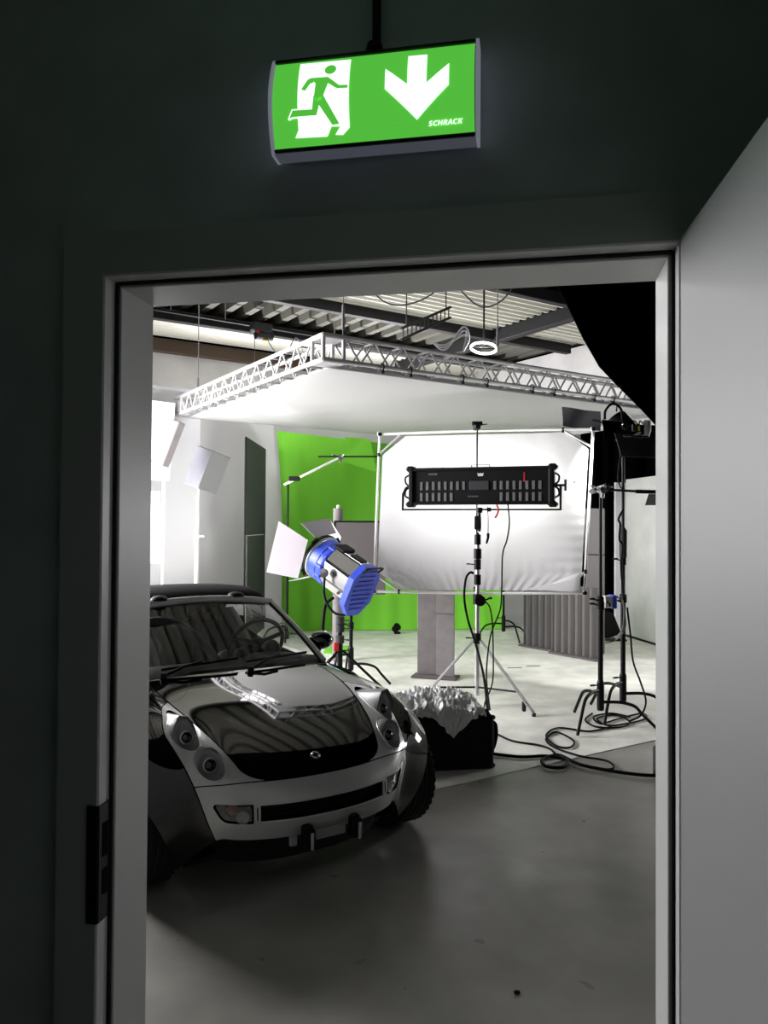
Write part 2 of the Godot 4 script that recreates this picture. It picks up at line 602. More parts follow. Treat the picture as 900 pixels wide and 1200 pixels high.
# ------------------------------------------------------------------ studio shell, on the studio grid: local x = u, local z = -v
func build_studio() -> void:
	var f := Shape.new()
	f.box(Vector3(6, -0.052, -7.0), Vector3(22, 0.1, 22))
	# the grid floor lies 2 mm under the corridor's
	struct("floor", f, M.concrete, Vector3.ZERO, GRID_TURN)
	var wf := Shape.new()
	wf.box(Vector3(5.9, 0.0, -10.27), Vector3(13.9, 0.006, 12.72), 0.002)
	struct("floor", wf, M.white_floor, Vector3.ZERO, GRID_TURN)
	# joints and tape marks on the white floor
	var b := Shape.new()
	b.box(Vector3(5.5, 2.8, -16.7), Vector3(15, 5.8, 0.1))
	var back := struct("wall_back", b, M.wall_white, Vector3.ZERO, GRID_TURN)
	var bb := Shape.new()
	bb.box(Vector3(5.5, 5.50, -16.52), Vector3(13.4, 0.26, 0.24), 0.01)
	struct("beam", bb, M.brown_beam, Vector3.ZERO, 0.0, back)
	for q in [["wall_left", Vector3(-1.25, 2.8, -8.9), Vector3(0.1, 5.8, 15.9), M.dark_panel], ["wall_right", Vector3(13.0, 2.8, -6.7), Vector3(0.1, 5.8, 20.2), M.wall_white]]:
		var s := Shape.new()
		s.box(q[1], q[2])
		struct(q[0], s, q[3], Vector3.ZERO, GRID_TURN)
	# roof: an outer skin, trapezoidal decking with ribs along v, finely corrugated sheets along u, and steel beams
	var roof := Shape.new()
	roof.box(Vector3(6, 6.05, -6.7), Vector3(15, 0.08, 21.4))
	var ceiling := struct("ceiling", roof, M.deck, Vector3.ZERO, GRID_TURN)
	var deck := Shape.new()
	var prof := PackedVector2Array()
	var x := -1.2
	while x < 13.0:
		for q in [[0.0, 0.0], [0.14, 0.0], [0.20, -0.15], [0.34, -0.15], [0.40, 0.0]]:
			prof.append(Vector2(x + q[0], 5.95 + q[1]))
		x += 0.40
	for i in prof.size() - 1:
		if prof[i].distance_to(prof[i + 1]) > 0.001:
			var r := []
			for z in [-16.7, 3.9]:
				r.append(PackedVector3Array([Vector3(prof[i].x, prof[i].y, z), Vector3(prof[i + 1].x, prof[i + 1].y, z)]))
			deck.grid(r)
	struct("roof_deck", deck, M.deck, Vector3.ZERO, 0.0, ceiling)
	for q in [[-1.1, 10.3, 9.6, 12.0], [10.6, 12.9, 9.6, 11.8], [-1.1, 12.9, 14.4, 16.4]]:
		var s := Shape.new()
		var r := []
		var count := int((q[3] - q[2]) / 0.05)
		for i in count + 1:
			var vv: float = lerpf(q[2], q[3], float(i) / count)
			var y: float = 5.66 + [0.0, 0.0, 0.09, 0.09][i % 4]
			r.append(PackedVector3Array([Vector3(q[0], y, -vv), Vector3(q[1], y, -vv)]))
		s.grid(r)
		struct("corrugated_sheet", s, M.sheet, Vector3.ZERO, 0.0, ceiling)
	for q in [[10.45, 5.56, -6.5, 0.20, 0.26, 18.0], [2.0, 5.75, -12.4, 0.14, 0.2, 9.0]]:
		var s := Shape.new()
		s.box(Vector3(q[0], q[1], q[2] - 0.5), Vector3(q[3], q[4], q[5] - 0.6), 0.01)
		struct("beam", s, M.beam, Vector3.ZERO, 0.0, ceiling)
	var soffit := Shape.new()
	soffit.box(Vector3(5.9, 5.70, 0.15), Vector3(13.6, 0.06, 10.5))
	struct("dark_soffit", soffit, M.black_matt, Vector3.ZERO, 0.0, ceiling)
	for vv in [9.5, 12.1, 14.35]:
		var s := Shape.new()
		s.box(Vector3(5.8, 5.58, -vv), Vector3(13.6, 0.2, 0.16), 0.01)
		struct("purlin", s, M.beam, Vector3.ZERO, 0.0, ceiling)
	# white cyclorama wall behind the green cloth, with a coved foot
	var plan := curve([Vector3(-3.036, -0.000, -12.400), Vector3(-1.774, -0.000, -12.900), Vector3(0.012, 0.000, -13.300), Vector3(1.680, 0.000, -13.700), Vector3(2.744, 0.000, -14.100), Vector3(4.054, 0.000, -14.600)], 8)
	var cr := []
	for q in [[0.55, 0.0], [0.40, 0.012], [0.25, 0.05], [0.12, 0.13], [0.04, 0.25], [0.0, 0.42], [0.0, 1.5], [0.0, 3.45]]:
		var line := PackedVector3Array()
		for i in plan.size():
			var d := plan[mini(i + 1, plan.size() - 1)] - plan[maxi(i - 1, 0)]
			line.append(plan[i] + Vector3(-d.z, 0, d.x).normalized() * q[0] + Vector3(0, q[1] + 0.004, 0))
		cr.append(line)
	var cyc := Shape.new()
	cyc.slab(cr, 0.03)
	struct("wall_cyclorama", cyc, M.cyc)


# ------------------------------------------------------------------ illuminated emergency exit sign
func bulge(y: float) -> float:
	return 0.022 * (1.0 - pow(y / 0.085, 2.0)) + 0.030


func on_sign(outlines: Array, lift: float) -> Shape:   # flat shapes laid on the bulged face
	var s := Shape.new()
	var strips := 26
	for k in strips:
		var lo := -0.085 + 0.17 * k / strips
		var hi := lo + 0.17 / strips
		var strip := PackedVector2Array([Vector2(-0.2, lo), Vector2(0.2, lo), Vector2(0.2, hi), Vector2(-0.2, hi)])
		for o in outlines:
			for piece in Geometry2D.intersect_polygons(o, strip):
				var t := Geometry2D.triangulate_polygon(piece)
				for i in range(0, t.size(), 3):
					var q := []
					for j in 3:
						var p: Vector2 = piece[t[i + j]]
						q.append(Vector3(p.x, p.y, bulge(p.y) + lift))
					if (q[1] - q[0]).cross(q[2] - q[0]).z > 0.0:
						s.tri(q[0], q[1], q[2])
					else:
						s.tri(q[0], q[2], q[1])
	return s


func build_sign() -> void:
	var frame := Transform3D(Basis(Vector3.UP, DOOR_TURN), DOOR_AT)
	var o := thing("exit_sign", "lit green emergency exit sign with running figure and down arrow above the doorway", "sign", Vector3(-0.0160, 2.364, -1.296), DOOR_TURN)
	o.scale = Vector3(1.015, 0.955, 1.0)
	var w := 0.1725
	var housing := Shape.new()
	housing.box(Vector3(0, 0, 0.016), Vector3(0.335, 0.160, 0.028), 0.004)
	part("housing", housing, M.dark_panel, o)
	var face := on_sign([PackedVector2Array([Vector2(-0.166, -0.0765), Vector2(0.166, -0.0765), Vector2(0.166, 0.0765), Vector2(-0.166, 0.0765)])], 0.0)
	part("green_face", face, M.sign_green, o, "glowing green bulged face")
	# clear acrylic hood around the face: two bulged end cheeks, top and bottom ledges
	var lip := PackedVector2Array()
	for k in 17:
		var y := -0.085 + 0.17 * k / 16.0
		lip.append(Vector2(bulge(y) + 0.004, y))
	lip.append(Vector2(0.0, 0.085))
	lip.append(Vector2(0.0, -0.085))
	for sx in [-1.0, 1.0]:
		var s := Shape.new()
		s.prism(lip, 0.005, Transform3D(Basis(Vector3(0, 0, 1), Vector3(0, 1, 0), Vector3(-1, 0, 0)), Vector3(sx * w - (0.0 if sx < 0 else 0.005), 0, 0)))
		part("end_cheek", s, M.acrylic_edge, o, "pale translucent bulged end cheek")
	var ledge := Shape.new()
	for sy in [-1.0, 1.0]:
		ledge.box(Vector3(0, sy * 0.083, 0.018), Vector3(0.340, 0.004, 0.032), 0.001)
	part("ledge", ledge, M.acrylic_ledge, o)
	var band := Shape.new()
	band.box(Vector3(0, -0.0795, 0.035), Vector3(0.334, 0.006, 0.010), 0.002)
	band.box(Vector3(0, 0.0795, 0.035), Vector3(0.334, 0.006, 0.010), 0.002)
	part("dark_edge", band, mat(Color(0.02, 0.08, 0.03), 0.3), o)
	# pictogram
	var door := flat([-0.1228, 0.0721, -0.0363, 0.0701, -0.0363, -0.0529, -0.0483, -0.0630, -0.0612, -0.0619, -0.0520, -0.0502, -0.0667, -0.0490, -0.0745, -0.0634, -0.1293, -0.0615, -0.1228, -0.0499])
	var man := [
		flat([-0.1007, 0.0374, -0.0722, 0.0362, -0.0529, 0.0182, -0.0382, 0.0167, -0.0382, 0.0110, -0.0566, 0.0123, -0.0713, 0.0236, -0.0787, 0.0021, -0.0860, -0.0106, -0.0952, -0.0044, -0.0925, 0.0249]),
		flat([-0.1007, 0.0374, -0.0925, 0.0356, -0.0961, 0.0279, -0.1017, 0.0258, -0.1099, 0.0136, -0.1168, 0.0166, -0.1067, 0.0344]),
		flat([-0.0952, 0.0037, -0.0842, -0.0072, -0.0906, -0.0299, -0.1311, -0.0293, -0.1371, -0.0315, -0.1311, -0.0185, -0.0980, -0.0198]),
		flat([-0.0925, -0.0038, -0.0796, 0.0039, -0.0529, -0.0466, -0.0649, -0.0473]),
	]
	var head := PackedVector2Array()
	var hc := flat([-0.0690, 0.0510])[0]
	for k in 24:
		head.append(hc + Vector2(cos(TAU * k / 24.0), sin(TAU * k / 24.0)) * 0.0098)
	part("white_door_symbol", on_sign([door], 0.0008), M.sign_white, o)
	var rim := []
	for piece in Geometry2D.offset_polygon(man[2], 0.0022):
		rim.append(piece)
	part("white_outline", on_sign(rim, 0.0012), M.sign_white, o)
	part("running_figure", on_sign(man + [head], 0.0018), M.sign_green, o, "green running figure")
	part("white_arrow", on_sign([flat([0.0593, 0.0628, 0.0902, 0.0617, 0.0902, 0.0064, 0.1260, 0.0386, 0.1260, -0.0008, 0.0745, -0.0510, 0.0230, 0.0028, 0.0230, 0.0405, 0.0593, 0.0072])], 0.0010), M.sign_white, o, "white arrow pointing down")
	var text := TextMesh.new()
	var font := SystemFont.new()
	font.font_names = PackedStringArray(["Droid Sans"])
	font.font_weight = 700
	font.font_italic = true
	text.font = font
	text.text = "SCHRACK"
	text.font_size = 32
	text.pixel_size = 0.00036
	text.depth = 0.0006
	var tm := MeshInstance3D.new()
	tm.name = "lettering"
	tm.mesh = text
	tm.material_override = M.sign_white
	o.add_child(tm)
	tm.position = Vector3(0.120, -0.0590, bulge(-0.059) + 0.0022)
	tm.basis = Basis(Vector3(1.05, 0, 0), Vector3(0.20, 0.94, 0.34) * 0.95, Vector3(0, -0.34, 0.94))
	var clip := Shape.new()
	clip.lathe([Vector2(0, 0), Vector2(0.012, 0), Vector2(0.0145, 0.006), Vector2(0.012, 0.018), Vector2(0, 0.020)], 16, Transform3D(Basis(), Vector3(0.0, 0.084, 0.024)))
	clip.box(Vector3(0.0, 0.19, 0.008), Vector3(0.014, 0.20, 0.012), 0.004)
	part("cable_gland", clip, M.black, o, "black cable gland and conduit above the housing")
	soft_light("sign_light", frame * Vector3(0.0, 2.362, 0.10), frame.basis.z, Vector2(0.32, 0.15), 0.04, Color(0.8, 1.0, 0.8))


# ------------------------------------------------------------------ the car: x to its left, y up, z = -(distance behind the nose)
# One smooth skin over a net of rails (half car): columns are stations from the bumper's lower edge over the nose to the cowl.
const RAILS := [
	[[0, .045, .285], [0, .0, .355], [0, .0, .458], [0, .085, .535], [0, .145, .585], [0, .30, .655], [0, .50, .712], [0, .72, .765], [0, .92, .80], [0, 1.10, .83]],
	[[.2, .055, .285], [.2, .015, .356], [.2, .015, .457], [.2, .10, .535], [.22, .165, .588], [.23, .32, .658], [.24, .52, .714], [.26, .73, .765], [.27, .93, .80], [.28, 1.115, .828]],
	[[.36, .115, .287], [.36, .075, .358], [.36, .075, .455], [.35, .15, .535], [.38, .225, .597], [.435, .38, .662], [.48, .54, .708], [.53, .73, .755], [.55, .94, .79], [.555, 1.14, .815]],
	[[.42, .155, .29], [.44, .12, .362], [.455, .12, .46], [.465, .165, .53], [.475, .22, .60], [.53, .36, .70], [.565, .54, .752], [.59, .74, .778], [.60, .95, .79], [.605, 1.15, .805]],
	[[.46, .20, .292], [.495, .215, .37], [.525, .22, .455], [.555, .22, .523], [.575, .32, .60], [.60, .49, .68], [.62, .63, .752], [.635, .79, .777], [.645, .98, .782], [.65, 1.17, .788]],
	[[.53, .265, .21], [.585, .245, .29], [.63, .24, .38], [.665, .265, .50], [.695, .36, .61], [.725, .48, .69], [.722, .61, .742], [.725, .78, .748], [.73, 1.0, .735], [.735, 1.19, .72]],
	[[.59, .345, .13], [.645, .275, .24], [.69, .255, .345], [.765, .315, .465], [.797, .40, .545], [.805, .50, .605], [.807, .62, .632], [.807, .78, .585], [.80, .905, .445], [.79, .945, .25]],
]
const LAMPS := [[0.475, 0.22, 0.600, 0.061], [0.535, 0.365, 0.697, 0.056]]


func rail_at(i: int, j: int) -> Vector3:
	j = clampi(j, 0, 9)
	i = clampi(i, -6, 6)
	var p = RAILS[absi(i)][j]
	return Vector3(p[0] if i >= 0 else -p[0], p[2], -p[1])


func skin(s: float, t: float) -> Vector3:
	s = clampf(s, -6.0, 6.0)
	t = clampf(t, 0.0, 9.0)
	var i := mini(int(floor(s)), 5)
	var j := mini(int(floor(t)), 8)
	# a uniform cubic B-spline both ways, carried on straight past the last rails so that it ends on them
	var w := weights(s - i)
	var x := weights(t - j)
	var out := Vector3.ZERO
	for k in 4:
		for m in 4:
			out += rail_past(i + k - 1, j + m - 1) * (w[k] * x[m])
	return out


func weights(f: float) -> PackedFloat32Array:
	var g := 1.0 - f
	return PackedFloat32Array([g * g * g / 6.0, (3.0 * f * f * f - 6.0 * f * f + 4.0) / 6.0, (-3.0 * f * f * f + 3.0 * f * f + 3.0 * f + 1.0) / 6.0, f * f * f / 6.0])


func rail_past(i: int, j: int) -> Vector3:
	if i > 6:
		return rail_past(6, j) * 2.0 - rail_past(5, j)
	if i < -6:
		return rail_past(-6, j) * 2.0 - rail_past(-5, j)
	if j < 0:
		return rail_at(i, 0) * 2.0 - rail_at(i, 1)
	if j > 9:
		return rail_at(i, 9) * 2.0 - rail_at(i, 8)
	return rail_at(i, j)


func skin_normal(s: float, t: float) -> Vector3:
	var e := 0.03
	return (skin(s + e, t) - skin(s - e, t)).cross(skin(s, t + e) - skin(s, t - e)).normalized()


# where a region of the skin ends: positive inside, in net units
func hood_edge(s: float, t: float) -> float:
	var a := 2.0 - absf(s)
	var b := t - 3.0
	var r := 0.75
	if a < r and b < r:   # rounded lower corner
		return r - Vector2(r - a, r - b).length()
	return minf(a, b)


func pod_edge(s: float, t: float) -> float:
	var outer := 4.0
	if t > 5.0:
		outer = 4.0 - 2.0 * pow(clampf((t - 5.0) / 2.3, 0, 1), 1.6)
	return minf(minf(outer - absf(s), 7.3 - t), minf(t - 2.95, -hood_edge(s, t)))


func lamp_edge(s: float, t: float) -> float:   # metres outside the nearest headlight bowl
	var p := skin(absf(s), t)
	var d := 9.0
	for l in LAMPS:
		d = minf(d, Vector2(p.x - l[0], (p.y - l[2]) * 1.02).length() - l[3])
	return d


func grille_edge(s: float, t: float) -> float:   # positive inside the intake
	var a := 1.83 - absf(s)
	var b := minf(t - 1.08, 1.93 - t)
	var r := 0.22
	if a < r and b < r:
		return r - Vector2(r - a, r - b).length()
	return minf(a, b)


func fog_edge(s: float, t: float) -> float:   # positive inside the corner lamp beside the intake
	var q := absf(s)
	var a := minf(q - 1.98, (3.25 + (t - 1.0) * 0.35) - q)
	var b := minf(t - 1.08, 1.93 - t)
	var r := 0.25
	var ao := (3.25 + (t - 1.0) * 0.35) - q
	if ao < r and b < r:
		return r - Vector2(r - ao, r - b).length()
	return minf(a, b)


func bumper_edge(s: float, t: float) -> float:
	return minf(minf(4.0 - absf(s), 2.95 - t), minf(-grille_edge(s, t), -fog_edge(s, t)))


func pod_cut(s: float, t: float) -> float:
	return minf(pod_edge(s, t), lamp_edge(s, t) * 12.0)


func fender_edge(s: float, t: float) -> float:
	var outer := 4.0
	if t > 5.0:
		outer = 4.0 - 2.0 * pow(clampf((t - 5.0) / 2.3, 0, 1), 1.6)
	return absf(s) - outer


# the part of the skin where edge > gap, cut cleanly along that line
func panel(edge: Callable, s0: float, s1: float, t0: float, t1: float, ds: float, dt: float, gap := 0.02, lift := 0.0) -> Shape:
	var out := Shape.new()
	var ns := int(ceil((s1 - s0) / ds))
	var nt := int(ceil((t1 - t0) / dt))
	var value := []
	for j in nt + 1:
		var line := PackedFloat32Array()
		for i in ns + 1:
			line.append(edge.call(lerpf(s0, s1, float(i) / ns), lerpf(t0, t1, float(j) / nt)) - gap)
		value.append(line)
	var cache := {}
	var put := func(q: Vector2) -> int:
		var key := q.snapped(Vector2(0.0005, 0.0005))
		if not cache.has(key):
			var m := skin_normal(q.x, q.y)
			out.v.append(skin(q.x, q.y) + m * lift)
			out.n.append(m)
			out.uv.append(q)
			cache[key] = out.v.size() - 1
		return cache[key]
	for j in nt:
		for i in ns:
			var c := []
			for k in [[0, 0], [1, 0], [1, 1], [0, 1]]:
				c.append([Vector2(lerpf(s0, s1, float(i + k[0]) / ns), lerpf(t0, t1, float(j + k[1]) / nt)), value[j + k[1]][i + k[0]]])
			for f in [[0, 1, 2], [0, 2, 3]]:
				var poly := []
				for k in 3:
					var a = c[f[k]]
					var b = c[f[(k + 1) % 3]]
					if a[1] > 0.0:
						poly.append(a[0])
					if (a[1] > 0.0) != (b[1] > 0.0):
						var w: float = a[1] / (a[1] - b[1])
						var p: Vector2 = a[0].lerp(b[0], w)
						for pass_ in 2:   # closer to the true line
							var e: float = edge.call(p.x, p.y) - gap
							var lo: Vector2 = a[0] if (e > 0.0) != (a[1] > 0.0) else b[0]
							var el: float = a[1] if lo == a[0] else b[1]
							if absf(e - el) > 1e-6:
								p = p.lerp(lo, clampf(e / (e - el), 0.0, 1.0))
						poly.append(p)
				for k in range(1, poly.size() - 1):
					out.ix.append_array(PackedInt32Array([put.call(poly[0]), put.call(poly[k + 1]), put.call(poly[k])]))
	return out


func edge_line(points: Array, lift := 0.0) -> PackedVector3Array:   # net coordinates to a line on the skin
	var out := PackedVector3Array()
	for p in points:
		out.append(skin(p.x, p.y) + skin_normal(p.x, p.y) * lift)
	return out


func build_car() -> void:
	var car := thing("car", "small black two-seat sports car with silver-grey nose parked inside the doorway", "car", Vector3(-0.225, -0.002, -3.4576), GRID_TURN)
	var hood := part("hood", panel(hood_edge, -2.02, 2.02, 2.98, 9.0, 0.08, 0.1, 0.025), M.paint, car, "glossy black bonnet with a tongue over the nose")
	var emblem := Shape.new()
	var ec := skin(0.0, 3.95)
	var en := skin_normal(0.0, 3.95)
	emblem.tube(ring(ec + en * 0.004, en, 0.017, 24), 0.006, 8, -1.0, true)
	emblem.box(ec + en * 0.004 + along(ec, en).basis.x * 0.022, Vector3(0.016, 0.006, 0.008), 0.002, along(ec, en).basis)
	part("emblem", emblem, M.chrome, hood, "silver ring emblem")
	for sx in [-1.0, 1.0]:
		var a0 := 1.2 if sx > 0 else -4.02
		var pod := part("headlight_pod", panel(pod_cut, a0, a0 + 2.82, 2.9, 7.35, 0.045, 0.05, 0.03), M.silver_paint, car, "silver teardrop panel round a pair of headlights")
		for l in LAMPS:
			var c := Vector3(l[0] * sx, l[2], -l[1])
			var axis := Vector3(0.10 * sx, 0.22, 1.0).normalized()
			var rim_pts := PackedVector3Array()
			for k in 40:   # the rim lies on the skin: march to it along z
				var a := TAU * k / 40
				var q := Vector2(l[0] + cos(a) * (l[3] - 0.001), l[2] + sin(a) * (l[3] - 0.001))
				rim_pts.append(skin_point(q, sx))
			var bowl := Shape.new()
			var deep := PackedVector3Array()
			var mid := PackedVector3Array()
			var fr := along(c - axis * 0.062, axis)
			for k in 40:
				var d := rim_pts[k] - c
				d -= axis * d.dot(axis)
				deep.append(c - axis * 0.055 + d * 0.55)
				mid.append(c - axis * 0.030 + d * 0.92)
			for arr in [rim_pts, mid, deep]:
				arr.append(arr[0])
			bowl.grid([deep, mid, rim_pts], sx > 0, true)
			for k in 40:
				bowl.tri_away(c - axis * 0.058, deep[k], deep[k + 1], c - axis * 0.1)
			part("headlight_bowl", bowl, M.bowl, pod)
			rim_pts.remove_at(40)
			var rim := Shape.new()
			rim.tube(rim_pts, 0.0045, 8, -1.0, true)
			part("headlight_rim", rim, M.silver_paint, pod)
			var lens := Shape.new()
			var r0: float = l[3] * 0.56
			lens.lathe([Vector2(r0, 0.0), Vector2(r0, 0.02), Vector2(r0 * 0.80, 0.022), Vector2(r0 * 0.78, 0.012)], 28, fr)
			part("lens_ring", lens, M.alu, pod, "bright ring round the headlight lens")
			var dome := Shape.new()
			dome.lathe([Vector2(r0 * 0.85, 0.014), Vector2(r0 * 0.72, 0.024), Vector2(r0 * 0.4, 0.034), Vector2(0.0005, 0.038)], 28, fr, true)
			part("headlight_lens", dome, mat(Color(0.05, 0.05, 0.055), 0.04, 0.0, 0.9), pod)
	part("bumper", panel(bumper_edge, -4.02, 4.02, 0.0, 3.02, 0.06, 0.05, 0.03), M.silver_paint, car, "silver-grey front bumper")
	for sx in [-1.0, 1.0]:
		var a0 := 1.9 if sx > 0 else -6.0
		part("fender", panel(fender_edge, a0, a0 + 4.1, 0.0, 9.0, 0.08, 0.1, 0.025), M.paint, car, "glossy black front wing")
	# dark inner shell seen through gaps, intake and lamp openings
	var rows := []
	for j in 73:
		var t := 9.0 * j / 72
		var line := PackedVector3Array()
		for i in 97:
			var s := -6.0 + 12.0 * i / 96
			var deep := 0.012 + 0.06 * smoothstep(-0.05, 0.2, grille_edge(s, t)) + 0.035 * smoothstep(-0.05, 0.15, fog_edge(s, t))
			deep += 0.09 * smoothstep(0.01, -0.02, lamp_edge(s, t))
			line.append(skin(s, t) - skin_normal(s, t) * deep)
		rows.append(line)
	var inner := Shape.new()
	inner.grid(rows)
	part("inner_shell", inner, M.black_matt, car)
	# intake surround and its mesh of bars
	var loop := []
	for q in [[-1.83, 1.08], [1.83, 1.08], [1.83, 1.93], [-1.83, 1.93]]:
		loop.append(Vector2(q[0], q[1]))
	var edge_pts := []
	for k in 4:
		for m in 14:
			var p: Vector2 = loop[k].lerp(loop[(k + 1) % 4], m / 14.0)
			p.x = clampf(p.x, -1.78, 1.78)
			edge_pts.append(p)
	var sur := Shape.new()
	sur.tube(edge_line(edge_pts, -0.004), 0.006, 8, -1.0, true)
	part("intake_surround", sur, M.silver_paint, car)
	for k in 4:
		var line := []
		for i in 25:
			line.append(Vector2(-1.75 + 3.5 * i / 24, 1.22 + 0.17 * k))
		var bar := Shape.new()
		bar.tube(edge_line(line, -0.04), 0.003, 6)
		part("intake_bar", bar, M.trim_black, car)
	for sx in [-1.0, 1.0]:
		var lamp := part("corner_lamp", panel(fog_edge, 1.9 if sx > 0 else -3.7, 3.7 if sx > 0 else -1.9, 1.0, 2.0, 0.05, 0.05, 0.04, -0.008), clear(Color(0.9, 0.9, 0.88), 0.2, 0.05), car, "clear corner lamp beside the intake")
		for q in [[2.35, 1.33, 0.030, M.bowl], [2.75, 1.68, 0.026, M.amber]]:
			var p := skin(q[0] * sx, q[1])
			var m := skin_normal(q[0] * sx, q[1])
			var s := Shape.new()
			s.lathe([Vector2(0.0005, -0.028), Vector2(q[2] * 0.5, -0.025), Vector2(q[2], -0.010), Vector2(q[2] * 0.9, -0.008), Vector2(q[2] * 0.4, -0.020), Vector2(0.0005, -0.022)], 20, along(p, m), true)
			part("reflector", s, q[3], lamp)
	# black valance below the bumper and two mounts for a number plate
	var val := []
	for j in 7:
		var line := PackedVector3Array()
		for i in 41:
			var s := -5.6 + 11.2 * i / 40
			var p := skin(s, 0.0)
			line.append(Vector3(p.x * (1.0 - 0.012 * j), p.y * (1.0 - 0.09 * j) + 0.006, p.z - 0.012 - 0.02 * j - 0.03 * sin(j * 0.5)))
		val.append(line)
	var valance := Shape.new()
	valance.grid(val, true)
	part("valance", valance, M.trim_black, car)
	for u in [-0.115, 0.125]:
		var s := Shape.new()
		s.box(Vector3(u, 0.285, -0.005), Vector3(0.052, 0.085, 0.05), 0.006)
		s.box(Vector3(u, 0.325, -0.03), Vector3(0.04, 0.03, 0.08), 0.006)
		var mount := part("mounting_bracket", s, M.black, car, "black bracket below the intake")
		var bright := Shape.new()
		bright.box(Vector3(u + 0.008, 0.275, 0.022), Vector3(0.014, 0.075, 0.008), 0.003)
		part("bright_plate", bright, M.alu, mount, "pale metal plate")
	var small := Shape.new()
	small.box(Vector3(-0.19, 0.29, 0.0), Vector3(0.035, 0.045, 0.02), 0.005)
	part("tow_cover", small, M.bowl, car)
	var plate := Shape.new()
	plate.box(Vector3(0.005, 0.285, -0.018), Vector3(0.15, 0.045, 0.012), 0.004)
	part("plate_carrier", plate, M.bowl, car)
	# wheels
	for q in [[0.695, 0.60, 0.14], [-0.695, 0.60, 0.14], [0.70, 2.96, 0.0], [-0.70, 2.96, 0.0]]:
		var wx: float = signf(q[0])
		var fr := Transform3D(Basis(Vector3.UP, 0.10 if q[2] > 0 else 0.0) * Basis(Vector3(0, 1, 0), Vector3(1, 0, 0), Vector3(0, 0, -1)), Vector3(q[0], 0.292, -q[1]))
		var tyre := Shape.new()
		var prof := [Vector2(0.195, -0.085), Vector2(0.235, -0.098), Vector2(0.272, -0.094), Vector2(0.286, -0.082)]
		for k in 5:
			var x := -0.070 + 0.035 * k
			prof.append_array([Vector2(0.290, x - 0.013), Vector2(0.290, x + 0.009), Vector2(0.282, x + 0.011), Vector2(0.282, x + 0.015)])
		prof.append_array([Vector2(0.286, 0.090), Vector2(0.272, 0.096), Vector2(0.235, 0.098), Vector2(0.195, 0.085)])
		tyre.lathe(prof, 48, fr)
		for k in 40:   # tread blocks along the shoulder
			var a := TAU * k / 40
			for e in [-0.078, 0.082]:
				tyre.box(fr * Vector3(cos(a) * 0.287, e, sin(a) * 0.287), Vector3(0.012, 0.018, 0.026), 0.002, fr.basis * Basis(Vector3.UP, -a))
		var wheel := part("tyre", tyre, M.rubber, car)
		var rim := Shape.new()
		rim.lathe([Vector2(0.20, -0.085), Vector2(0.185, -0.07), Vector2(0.18, 0.0), Vector2(0.185, 0.07), Vector2(0.20, 0.085)], 36, fr)
		for k in 6:
			var a := TAU * k / 6
			rim.box(fr * Vector3(cos(a) * 0.11, 0.06 * wx, sin(a) * 0.11), Vector3(0.17, 0.02, 0.045), 0.006, fr.basis * Basis(Vector3.UP, -a))
		rim.lathe([Vector2(0.0005, 0.075 * wx), Vector2(0.04, 0.07 * wx), Vector2(0.045, 0.05 * wx)], 20, fr)
		part("wheel_rim", rim, M.bowl, wheel)
	# flanks, rear and deck
	var st := [[0.93, .79, .0], [1.2, .795, .0], [1.7, .79, .0], [2.2, .795, .02], [2.6, .80, .07], [2.96, .805, .09], [3.2, .78, .08], [3.36, .70, .05], [3.42, .60, .02]]
	for sx in [-1.0, 1.0]:
		var r := []
		for q in st:
			var line := PackedVector3Array()
			for p in [[-0.08, .17], [-0.02, .24], [0.0, .36], [0.0, .50], [-0.01, .60], [-0.035, .68], [-0.065, .73], [-0.12, .775], [-0.16, .80]]:
				var wide: float = clampf((0.75 - p[1]) / 0.75, 0.0, 1.0)
				line.append(Vector3((q[1] + p[0]) * sx, p[1] + q[2] * (1.0 - wide), -q[0]))
			r.append(line)
		var s := Shape.new()
		s.grid(r, sx < 0)
		part("side_panel", s, M.paint, car)
		var line := Shape.new()
		line.rod(Vector3(0.752 * sx, 0.70, -1.25), Vector3(0.752 * sx, 0.71, -2.35), 0.006)
		part("door_seam", line, M.trim_black, car)
	var tail := []
	for q in [[2.45, .88], [2.8, .90], [3.1, .88], [3.3, .82], [3.42, .70], [3.43, .5], [3.40, .25]]:
		var line := PackedVector3Array()
		for i in 13:
			var u := -0.66 + 1.32 * i / 12
			line.append(Vector3(u, q[1] - 0.12 * pow(absf(u) / 0.66, 4.0), -q[0]))
		tail.append(line)
	var ts := Shape.new()
	ts.grid(tail)
	part("rear_deck", ts, M.paint, car)
	var under := Shape.new()
	under.box(Vector3(0, 0.27, -1.75), Vector3(1.10, 0.22, 2.9), 0.03)
	under.box(Vector3(0, 0.42, -0.55), Vector3(0.9, 0.2, 0.7), 0.03)
	part("underbody", under, M.black_matt, car)
	build_cabin(car)


func skin_point(q: Vector2, sx: float) -> Vector3:   # the skin's point with that width and height, on one side
	var best := Vector2(3.0, 4.5)
	var step := 1.0
	for round_ in 9:
		var found := best
		var least := 1e9
		for i in range(-3, 4):
			for j in range(-3, 4):
				var c := best + Vector2(i, j) * step / 3.0
				c = c.clamp(Vector2(1.9, 2.8), Vector2(4.6, 7.0))
				var p := skin(c.x, c.y)
				var d := Vector2(p.x, p.y).distance_to(q)
				if d < least:
					least = d
					found = c
		best = found
		step *= 0.5
	var r := skin(best.x, best.y)
	return Vector3(r.x * sx, r.y, r.z)


